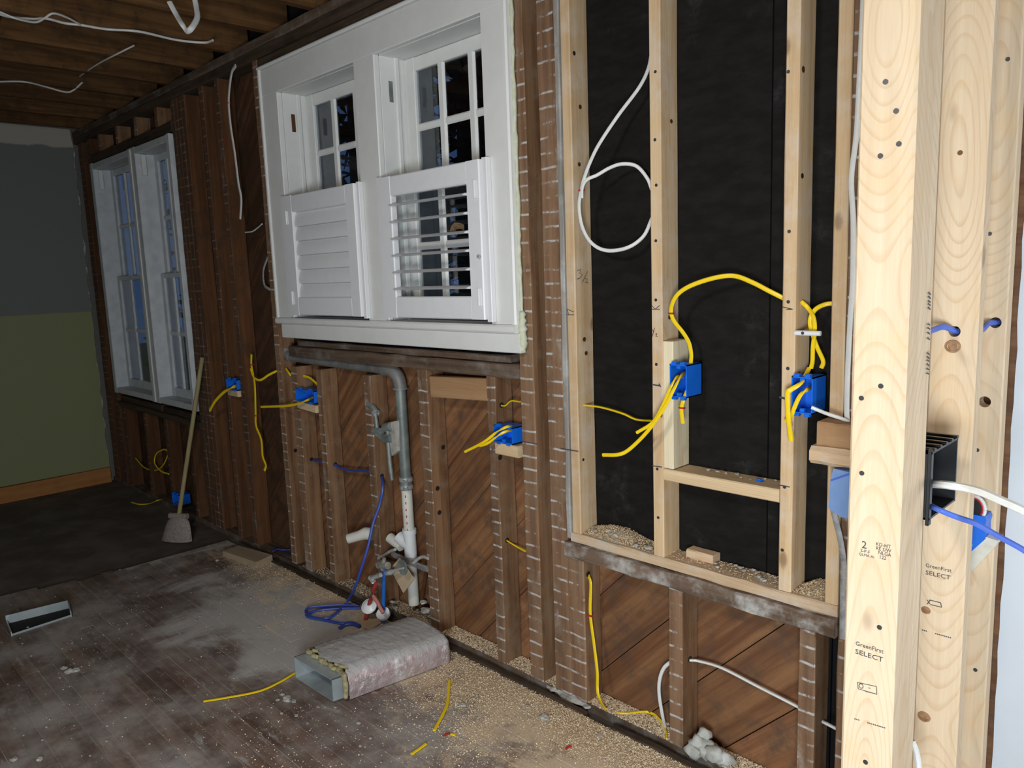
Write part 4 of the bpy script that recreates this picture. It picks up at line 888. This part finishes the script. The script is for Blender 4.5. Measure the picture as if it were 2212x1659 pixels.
hv = empty('hot_water_stub', at(800, 1340, 1.83), 'red water stub with small valve and white flange above cardboard', 'water supply')
YH = fl(790, 1340, .004).y
s2_ = lambda u, v: at(u, v, YH)
MB().tube([s2_(812, 1261), s2_(806, 1277)], .0095, n=12).build('red_tube', REDP, hv, smooth=True)
MB().tube([s2_(801, 1295), s2_(797, 1308), s2_(790, 1338)], .0095, n=12).build('red_tube', REDP, hv, smooth=True)
MB().tube([s2_(806, 1287), s2_(815, 1300), s2_(822, 1314), s2_(828, 1324)], .0085, n=12).build('red_tube', plain('faded_red_pex', (.48, .17, .14), .5), hv, smooth=True)
m = MB(); m.tube([s2_(806, 1259), s2_(804, 1247), s2_(815, 1245), s2_(822, 1242)], .010, n=10); m.tube([s2_(799, 1247), s2_(808, 1257)], .011, n=10); m.build('valve_body', CHROME, hv, smooth=True)
MB().tube([s2_(808, 1261), s2_(807, 1288)], .003, n=6).build('valve_stem', REDP, hv)
cf = s2_(797, 1309); fa = Vector((.30, -.62, .72)).normalized()
m = MB(); m.tube([cf + fa * .012, cf + fa * .004, cf - fa * .002, cf - fa * .006], [.014, .030, .034, .034], n=24); m.build('floor_flange', PVCW, hv, smooth=True)
m = MB(); fo = fa.orthogonal().normalized(); fc = fa.cross(fo)
m.tube([cf - fa * .001 + (fo * math.cos(a_) + fc * math.sin(a_)) * .033 for a_ in np.linspace(0, 6.283, 25)], .0028, n=6, caps=False); m.build('flange_rim', PVCW, hv, smooth=True)
cfd = fl(797, 1342, .006)
m = MB(); m.prism([fl(772, 1336, .004), fl(782, 1328, .004), fl(805, 1327, .004), fl(822, 1334, .004), fl(824, 1346, .004), fl(800, 1360, .004), fl(782, 1356, .004)], (0, 0, .004)); m.build('cardboard_piece', CARD, loc=cfd, label='torn cardboard lying around the red water stub', cat='cardboard')
m = MB(); m.prism([at(u, v, 1.845) for u, v in ((862, 1206), (874, 1220), (894, 1252), (871, 1281), (848, 1238), (845, 1226))], (0, .004, 0)); m.build('cardboard_tag', CARD, loc=at(870, 1281, 1.845), label='tan diamond-shaped cardboard hung on the valve before the PVC pipe', cat='cardboard')
st = empty('pipe_strap', at(880, 1205, 1.895), 'grey perforated strap and whitish sticks tying the pipes across the bay', 'strap')
MB().tube(spline([at(846, 1196, 1.90), at(862, 1204, 1.895), at(885, 1214, 1.89), at(912, 1226, 1.89), at(938, 1234, 1.895)], 5), .014, n=8, r2=.003, hint=HY).build('metal_strap', plain('dusty_strap', (.20, .18, .19), .7, .3, c2=(.34, .33, .33), nscale=50), st, smooth=True)
MB().tube(spline([at(817, 1206, 1.89), at(832, 1198, 1.89), at(842, 1191, 1.89), at(854, 1187, 1.89)], 5), .007, n=8).build('strap_stick', DEBRIS, st, smooth=True)
MB().tube(spline([at(893, 1216, 1.885), at(905, 1206, 1.885), at(915, 1203, 1.885), at(925, 1206, 1.885)], 5), .007, n=8).build('strap_stick', DEBRIS, st, smooth=True)
MB().tube([at(850, 1240, 1.955), at(843, 1335, 1.955)], .008, n=10).build('copper_pipe', COPPER, smooth=True, loc=at(843, 1335, 1.955), label='thin brown copper pipe left of the PVC pipe foot', cat='pipe')
MB().tube([at(921, 1235, 1.95), at(905, 1335, 1.95)], .008, n=10).build('copper_pipe', COPPER, smooth=True, loc=at(905, 1335, 1.95), label='thin brown copper pipe right of the PVC pipe foot', cat='pipe')
# blue water-line coil
bl_pts = [ax(825, 1029, -2.796), at(827, 1050, 1.88), at(820, 1090, 1.86), at(806, 1130, 1.83), at(795, 1180, 1.80), at(780, 1230, 1.77), at(766, 1270, 1.76), fl(750, 1300, .02), fl(725, 1325, .012), fl(705, 1336, .010), fl(675, 1333, .010), fl(660, 1322, .012), fl(668, 1313, .014), fl(700, 1309, .016), fl(740, 1307, .014), fl(776, 1309, .012)]
cable('blue_cable', 'blue cable pulled from the stud beside the pipe down into a coil on the floor', bl_pts, BCAB, .0062, .0048)
cable('blue_cable', 'outer loop of blue cable coiled on the sawdusty floor', [fl(778, 1313, .010), fl(735, 1314, .008), fl(690, 1318, .008), fl(664, 1326, .010), fl(668, 1333, .010), fl(700, 1339, .008), fl(735, 1346, .008), fl(760, 1345, .008), fl(776, 1351, .008)], BCAB, .0075, .0055)
cable('blue_cable', 'blue cable tail folded at the front of the floor coil', [fl(733, 1357, .008), fl(745, 1349, .012), fl(762, 1347, .014), fl(777, 1354, .008)], BCAB, .0085, .006)
cable('blue_cable', 'blue cable passing through two short studs left of the old water pipe', [at(672, 992, 1.945), at(685, 996, 1.93), at(696, 998, 1.93)], BCAB, .0062, .0055)
cable('blue_cable', 'blue cable sagging from a stud hole to the stud beside the old water pipe', [ax(723, 1003, -3.2), at(735, 1011, 1.93), at(760, 1016, 1.93), at(800, 1018, 1.93)], BCAB, .0062, .0055)
cable('blue_cable', 'scrap of blue cable between stud feet beside the wood offcut', [fl(590, 1191, .03), fl(600, 1186, .03), fl(612, 1188, .025), fl(627, 1187, .02)], BCAB, .007, .005)

# ------------------------------------------------------------------ things on the floor
# foil-wrapped duct
du = empty('insulated_duct', (-2.4, 1.5, 0), 'foil-wrapped flat duct with torn insulation and open metal end on the floor', 'duct')
def dpt(s_, t_, z): # s along the width (0 left .. 1 right), t along the length
    a0 = Vector((-2.545, 1.312, 0)); a1 = Vector((-2.262, 1.318, 0)); b0 = Vector((-2.475, 1.79, 0)); b1 = Vector((-2.188, 1.77, 0))
    p = (a0.lerp(a1, s_)).lerp(b0.lerp(b1, s_), t_); p.z = z; return p
m = MB(); NT = 40; prof0 = [(.0, .004), (-.035, .03), (-.03, .075), (.03, .107), (.2, .117), (.45, .122), (.7, .120), (.88, .113), (.97, .094), (1.0, .05), (.985, .004)]
prof = []
for a_, b_ in zip(prof0[:-1], prof0[1:]):
    k_ = 4 if abs(a_[0] - b_[0]) > .1 else 2
    prof += [(a_[0] + (b_[0] - a_[0]) * i / k_, a_[1] + (b_[1] - a_[1]) * i / k_) for i in range(k_)]
prof.append(prof0[-1]); vs_ = []
def crease(a, b): return .0018 * math.sin(a * 9 + 3 * math.sin(b * 7)) * math.sin(b * 13 + 2 * math.sin(a * 5)) + .0010 * math.sin(a * 31 + b * 23) + random.uniform(-.0007, .0007)
for k in range(NT + 1):
    t_ = .085 + .915 * k / NT
    for i, (s_, z_) in enumerate(prof):
        q_ = crease(s_ * 3, t_ * 4) if 0 < i < len(prof) - 1 else 0
        t2 = t_ + (.035 * math.sin(s_ * 7 + 1) + .012 * math.sin(s_ * 25) + random.uniform(-.006, .006)) * max(0, 1 - k / 4) if .05 < s_ < .92 and z_ > .08 else t_
        vs_.append(dpt(s_ + q_ * 1.4 * (1 if z_ < .1 else .2), t2, max(.003, z_ + q_ * (1 if z_ > .08 else .2) + .004 * math.sin(t_ * 5) * (z_ > .1))))
n_ = len(prof)
m.add(vs_, [(k * n_ + i, k * n_ + i + 1, (k + 1) * n_ + i + 1, (k + 1) * n_ + i) for k in range(NT) for i in range(n_ - 1)] + [tuple(NT * n_ + i for i in range(n_))])
o = m.build('foil_wrap', FOIL, du, smooth='all')
m = MB()
def ring(t0, t1, s0, s1, z0, z1, th):
    for (a, b2, c, d) in ((s0, s1, z1 - th, z1), (s0, s1, z0, z0 + th)):
        m.add([dpt(a, t0, c), dpt(b2, t0, c), dpt(b2, t1, c), dpt(a, t1, c), dpt(a, t0, d), dpt(b2, t0, d), dpt(b2, t1, d), dpt(a, t1, d)], [(0, 3, 2, 1), (4, 5, 6, 7), (0, 1, 5, 4), (1, 2, 6, 5), (2, 3, 7, 6), (3, 0, 4, 7)])
    for a, b2 in ((s0, s0 + .012), (s1 - .012, s1)):
        m.add([dpt(a, t0, z0), dpt(b2, t0, z0), dpt(b2, t1, z0), dpt(a, t1, z0), dpt(a, t0, z1), dpt(b2, t0, z1), dpt(b2, t1, z1), dpt(a, t1, z1)], [(0, 3, 2, 1), (4, 5, 6, 7), (0, 1, 5, 4), (1, 2, 6, 5), (2, 3, 7, 6), (3, 0, 4, 7)])
ring(-.02, .9, -.01, .90, .003, .088, .003); m.build('metal_liner', SHEETM, du)
m = MB()
def sm(n_, a, b):
    k_ = [random.uniform(a, b) for _ in range(n_ // 4 + 2)]
    return [k_[i // 4] * (1 - i % 4 / 4) + k_[i // 4 + 1] * (i % 4 / 4) for i in range(n_)]
w1, w2_, w3, w4 = sm(90, -.018, .018), sm(90, .006, .012), sm(70, -.015, .015), sm(70, .004, .010)
P_ = [dpt(i / 79 * .965, .080 + w1[i], .097) for i in range(80)] + [dpt(.968, .064 + w1[80 + i] * .3, .094 - .009 * i) for i in range(10)]
m.tube(P_, w2_, n=8)
P_ = [dpt(.12 + i / 69 * .80, .110 + w3[i], .108) for i in range(70)]
m.tube(P_, w4, n=8)
m.build('torn_insulation', FIBRE, du, smooth='all')

# sheet-metal floor boot
A0, A1 = Vector((-3.99, .655, 0)), Vector((-3.955, .90, 0)); A2, A3 = Vector((-3.83, .64, 0)), Vector((-3.845, .88, 0))
fb = empty('floor_vent_boot', (-3.9, .77, 0), 'bent sheet-metal vent boot set in the dark floor at the left edge', 'vent')
def wallp(p, q_, h, th=.004):
    d = (q_ - p).normalized(); nn = Vector((-d.y, d.x, 0)) * th; mm = MB()
    mm.add([p, q_, q_ + nn, p + nn, p + Vector((0, 0, h)), q_ + Vector((0, 0, h)), q_ + nn + Vector((0, 0, h)), p + nn + Vector((0, 0, h))], [(0, 3, 2, 1), (4, 5, 6, 7), (0, 1, 5, 4), (1, 2, 6, 5), (2, 3, 7, 6), (3, 0, 4, 7)])
    return mm
wallp(A0, A1, .042).build('boot_side', SHEETM, fb); wallp(A2, A3, .010).build('boot_side', SHEETM, fb); wallp(A0, A2, .02).build('boot_side', SHEETM, fb); wallp(A1, A3, .03).build('boot_side', SHEETM, fb)
MB().prism([A0 + Vector((0, 0, .001)), A2 + Vector((0, 0, .001)), A3 + Vector((0, 0, .001)), A1 + Vector((0, 0, .001))], (0, 0, .0015)).build('boot_dark_plate', DEEPBLK, fb, label='black plate for the dark opening')  # black plate painted for the shade inside the boot

# broom
bt = at(437, 772, 1.868); hb = fl(385, 1117, .13) if False else at(386, 1116, 1.66)
br = empty('broom', at(368, 1170, 1.60), 'old broom leaning on the wall right of the far window', 'broom')
MB().tube([hb - (bt - hb) * .03, hb.lerp(bt, .5), bt], .0125, n=12).build('handle', BROOMH, br, smooth=True)
sd = Vector((.75, .45, 0)).normalized(); dn = (hb - bt).normalized()
m = MB(); vs_ = []
base = hb.copy(); prof = [(0.0, .045, .022), (.035, .075, .026), (.07, .085, .030), (.12, .095, .033), (.175, .105, .036)]
zf = hb.z + .02
for d_, hw, th in prof:
    c_ = base + Vector((dn.x * d_ * .6, dn.y * d_ * .6, -d_ * zf / .195))
    nn = Vector((-sd.y, sd.x, 0))
    for i in range(12):
        a_ = 2 * math.pi * i / 12; vs_.append(c_ + sd * math.cos(a_) * hw + nn * math.sin(a_) * th)
m.add(vs_, [(k * 12 + i, k * 12 + (i + 1) % 12, (k + 1) * 12 + (i + 1) % 12, (k + 1) * 12 + i) for k in range(4) for i in range(12)] + [tuple(range(11, -1, -1)), tuple(48 + i for i in range(12))])
m.build('bristle_head', BRIST, br, smooth=True)
m = MB(); m.tube([base + Vector((0, 0, .004)) - sd * .06, base + Vector((0, 0, .004)) + sd * .06], .018, n=10); m.build('head_cap', BRIST, br, smooth=True)

# wood offcut and paint splashes of plaster dust (loose rubble)
wo = [fl(481, 1190, 0.03), fl(516, 1178, .03), fl(588, 1198, .03), fl(553, 1214, .03)]
m = MB(); m.prism([p - Vector((0, 0, .034)) for p in wo], (0, 0, .033)); m.build('wood_offcut', wood('offcut_wood', (.40, .31, .21), (.33, .25, .165), 'X'), loc=wo[3], label='pale wood offcut lying on the floor edge by the stud feet', cat='wood scrap')
def chunk(c, r, flat=.6, seed=0):
    rr = random.Random(seed); bm = bmesh.new(); bmesh.ops.create_icosphere(bm, subdivisions=2, radius=1)
    vs_ = []
    for v in bm.verts:
        k = 1 + .28 * math.sin(v.co.x * 4 + seed) * math.cos(v.co.y * 5 + seed * 2) + .18 * math.sin(v.co.z * 7 + seed * 3) + rr.uniform(-.12, .12)
        vs_.append(c + Vector((v.co.x * r * k, v.co.y * r * k * .8, v.co.z * r * k * flat)))
    fs_ = [tuple(v.index for v in f.verts) for f in bm.faces]; bm.free(); return vs_, fs_
m = MB()
for i, (u, v, r_, z_) in enumerate(((1500, 1640, .030, .02), (1525, 1625, .036, .04), (1515, 1600, .022, .075), (1545, 1622, .030, .045), (1562, 1632, .030, .03), (1535, 1645, .028, .02), (1508, 1618, .024, .055))):
    p = at(u, v, 1.90); p = Vector((p.x, 1.895 + .012 * (i % 3), max(z_, r_ * .6))); m.add(*chunk(p, r_, .85, i + 3))
m.build('insulation_wad', PAPER, smooth='all', loc=fl(1530, 1648, 0), label='crumpled whitish wad of insulation by the stud foot below the ledge', cat='debris')
# loose plaster crumbs
def crumbs(name, pts, label):
    m = MB()
    for i, (p, r_) in enumerate(pts): m.add(*chunk(Vector(p), r_, .4, i))
    o = m.build(name, DEBRIS, label=label, cat='debris', kind='stuff', loc=pts[0][0]); return o
cr = [(fl(u, v, .004 + (.0 if v < 1700 else 0)), r_) for u, v, r_ in ((822, 1460, .010), (1000, 1523, .012), (1222, 1460, .016), (1175, 1550, .018), (1140, 1525, .010), (1045, 1432, .012), (985, 1410, .008), (1383, 1570, .015), (1295, 1588, .010), (150, 1450, .02), (165, 1446, .016), (138, 1443, .014), (620, 1510, .018), (610, 1500, .009), (635, 1514, .010), (600, 1512, .008), (640, 1545, .008), (775, 1562, .008), (800, 1595, .006), (30, 1640, .014), (85, 1640, .012), (560, 1355, .006), (690, 1300, .008), (470, 1210, .012), (500, 1200, .012), (1190, 1482, .018), (1210, 1492, .022), (1235, 1507, .026), (1255, 1515, .026), (1268, 1522, .02), (1225, 1500, .018), (1192, 1478, .013), (60, 1355, .006), (425, 1340, .006), (1200, 1487, .024), (1222, 1497, .03), (1245, 1510, .03), (1262, 1516, .024), (1238, 1500, .026), (960, 1360, .02), (985, 1365, .016), (920, 1330, .02), (915, 1345, .024))] + [(at(u, v, 1.905 + .02 * (i % 3)), r_) for i, (u, v, r_) in enumerate(((852, 1312, .016), (862, 1318, .014), (905, 1322, .022), (920, 1318, .026), (932, 1330, .024), (915, 1300, .018), (848, 1300, .012)))]
for i in range(170):
    u = rng.uniform(0, 1500); v = rng.uniform(1220, 1655); p = fl(u, v, .002)
    if p.y < 1.83 and p.x > -4.3: cr.append((p, float(rng.uniform(.0025, .006))))
crumbs('plaster_crumbs', cr, 'white plaster crumbs scattered over the dark floor')

# sawdust: tens of thousands of little chips, one piece of stuff
def chipsmesh(name, xs, ys, zs, label, size=(.0018, .0052)):
    n = len(xs); a = rng.uniform(0, 6.283, n); l = rng.uniform(size[0], size[1], n) * .5; wd = l * rng.uniform(.35, .8, n)
    tz = rng.uniform(-.5, .5, n) * l; tz2 = rng.uniform(-.4, .4, n) * wd
    ca, sa = np.cos(a), np.sin(a); V = np.zeros((n, 4, 3))
    for k, (sx, sy) in enumerate(((-1, -1), (1, -1), (1, 1), (-1, 1))):
        V[:, k, 0] = xs + sx * l * ca - sy * wd * sa; V[:, k, 1] = ys + sx * l * sa + sy * wd * ca; V[:, k, 2] = zs + sx * tz + sy * tz2 + np.abs(tz) + np.abs(tz2) + .0006
    c0 = np.array([xs.mean(), ys.mean(), 0]); me = bpy.data.meshes.new(name)
    me.from_pydata((V.reshape(-1, 3) - c0).tolist(), [], np.arange(4 * n).reshape(n, 4).tolist()); me.materials.append(CHIPS); me.update()
    o = bpy.data.objects.new(name, me); COL.objects.link(o); o.location = c0
    return tag(o, label, 'sawdust', kind='stuff')
def fbm(x, y):
    return (np.sin(x * 5.1 + 1.3 * np.sin(y * 7.7)) + np.sin(y * 9.3 + 2.1 * np.sin(x * 3.9 + 1)) + .7 * np.sin(x * 17 + y * 13) + .6 * np.sin(x * 29 - y * 23 + 2)) / 3.3
n = 900000
xs = rng.uniform(-3.95, -.55, n); ys = rng.uniform(.55, 1.838, n)
d = np.clip((ys - 1.30) / .54, 0, 1)              # towards the wall
rgt = np.clip((xs + 2.75) / .9, 0, 1)             # towards the right
p = (d ** 1.5) * (.10 + .90 * rgt ** 1.4) + .26 * np.clip((ys - 1.62) / .2, 0, 1) * (xs > -3.9) + .008 + .03 * rgt * (ys > .9)
p *= np.clip(.60 + 1.15 * fbm(xs, ys), 0.02, 1.35)
p += .9 * (rgt ** 2) * np.clip((ys - 1.62) / .15, 0, 1) * np.clip(.7 + .5 * fbm(xs * 1.3, ys * 1.3), 0, 1)
keep = rng.uniform(0, 1, n) < p * .55
# nothing under the duct
keep &= ~((xs > -2.56) & (xs < -2.2) & (ys > 1.29) & (ys < 1.8))
zs = rng.uniform(0, .004, n) * np.clip(p, 0, 1)
chipsmesh('sawdust', xs[keep], ys[keep], zs[keep], 'pale sawdust and wood shavings spread over the floor along the wall')
n = 60000
xs = rng.uniform(-3.55, -.56, n); ys = rng.uniform(1.895, 1.975, n); keep = rng.uniform(0, 1, n) < np.clip((xs + 3.6) / 1.9, .25, 1)
chipsmesh('sawdust_in_bays', xs[keep], ys[keep], np.full(keep.sum(), .013), 'sawdust lying on the bottom plate between the old studs')
n = 22000
xs = rng.uniform(-1.605, -.79, n); ys = rng.uniform(1.895, 1.972, n)
h1 = .030 * np.exp(-((xs + 1.50) / .10) ** 2); h2_ = .026 * np.exp(-((xs + .825) / .035) ** 2); h = (h1 + h2_) * np.clip((ys - 1.895) / .05, 0.1, 1)
keep = rng.uniform(0, 1, n) < np.clip(.10 + (h1 + h2_) / .02, 0, 1)
zs = .6225 + h * rng.uniform(.75, 1.0, n)
chipsmesh('sawdust_on_ledge', xs[keep], ys[keep], zs[keep], 'heaps of sawdust on the ledge plate below the black boards')
m = MB()     # solid core of the heaps so that they do not float
for cx_, sg, hh in ((-1.50, .10, .027), (-.825, .035, .023)):
    nx, ny = 14, 5; vs_ = []
    for i in range(nx):
        for j in range(ny):
            xx = cx_ - 1.0 * sg + 2.0 * sg * i / (nx - 1); yy = 1.893 + .084 * j / (ny - 1)
            vs_.append((xx, yy, .6215 + hh * math.exp(-((xx - cx_) / sg) ** 2) * min(1, max(.05, (yy - 1.893) / .05)) * random.uniform(.8, 1)))
    m.add(vs_, [(i * ny + j, (i + 1) * ny + j, (i + 1) * ny + j + 1, i * ny + j + 1) for i in range(nx - 1) for j in range(ny - 1)])
m.build('rubble_on_ledge', plain('sawdust_heap', (.40, .29, .17), .95, c2=(.36, .35, .32), nscale=30, bumpy=.6), smooth='all', loc=(-1.2, 1.93, .622), label='grey rubble under the sawdust heaps on the ledge', cat='debris', kind='stuff')
cl_ = [(Vector((-1.56 + .025 * i + random.uniform(-.01, .01), random.uniform(1.905, 1.955), .640 - .0015 * i)), random.uniform(.006, .014)) for i in range(9)]
cl_ += [(Vector((x_, random.uniform(1.91, 1.965), .626)), random.uniform(.004, .010)) for x_ in np.linspace(-1.22, -.95, 16)]
cl_ += [(Vector((x_, random.uniform(1.91, 1.965), .904)), random.uniform(.003, .007)) for x_ in np.linspace(-1.19, -.93, 10)]
m = MB()
for i, (p_, r_) in enumerate(cl_): m.add(*chunk(p_, r_, .45, i + 50))
m.build('plaster_bits', DEBRIS, loc=(-1.2, 1.93, .622), label='plaster bits lying along the ledge and the short shelf block', cat='debris', kind='stuff')
MB().lumber(-1.225, -1.135, 1.930, 1.972, .623, .650, c=.004, axis=0, seg=3, jit=.002).build('wood_chip_block', LEDGEX, loc=(-1.18, 1.95, .623), label='small wood chunk on the ledge right of the middle stud', cat='wood scrap')
p_ = at(1640, 1036, 1.93); MB().add(*chunk(Vector((p_.x, 1.93, .906)), .010, .4, 5)).build('blue_scrap', BOXB, loc=(p_.x, 1.93, .903), label='tiny blue plastic chip on the short shelf block', cat='scrap')

# ------------------------------------------------------------------ outside, seen dimly through the panes
MB().box(-30, 10, 2.3, 40, -.9, -.6).build('garden_ground', GROUND, kind='structure')
def tree(x, y_, h, r):
    t_ = empty('garden_tree', (x, y_, -.6), 'dark evergreen tree outside, seen through the window panes', 'tree', 'trees outside the windows')
    MB().tube([(x, y_, -.6), (x + .1, y_, h * .5), (x, y_, h)], [.16, .11, .02], n=10).build('trunk', BARK, t_, smooth=True)
    n = 1400; V = []; F = []
    for i in range(n):
        zz = random.uniform(.3, h); rad = r * (1.05 - zz / h) * math.sqrt(random.random()) + .1; a_ = random.uniform(0, 6.283); c_ = Vector((x + rad * math.cos(a_), y_ + rad * math.sin(a_), zz - rad * .25))
        d1 = Vector((random.gauss(0, 1), random.gauss(0, 1), random.gauss(0, .5))).normalized() * random.uniform(.10, .24); d2 = d1.cross(Vector((random.gauss(0, 1), random.gauss(0, 1), random.gauss(0, 1)))).normalized() * random.uniform(.03, .08)
        k = len(V); V += [c_ - d1, c_ + d2, c_ + d1, c_ - d2]; F.append((k, k + 1, k + 2, k + 3))
    m = MB(); m.add(V, F); m.build('foliage', NEEDLE, t_, recalc=False)
for x, y_, h, r in ((-5.6, 5.0, 6.5, 1.1), (-8.3, 5.6, 7.5, 1.25), (-11.2, 6.0, 8.0, 1.4), (-14.5, 6.6, 8.0, 1.5), (-3.2, 5.4, 6.5, 1.05), (-10.0, 9.4, 9, 1.6), (-6.4, 8.6, 9, 1.5)): tree(x, y_, h, r)
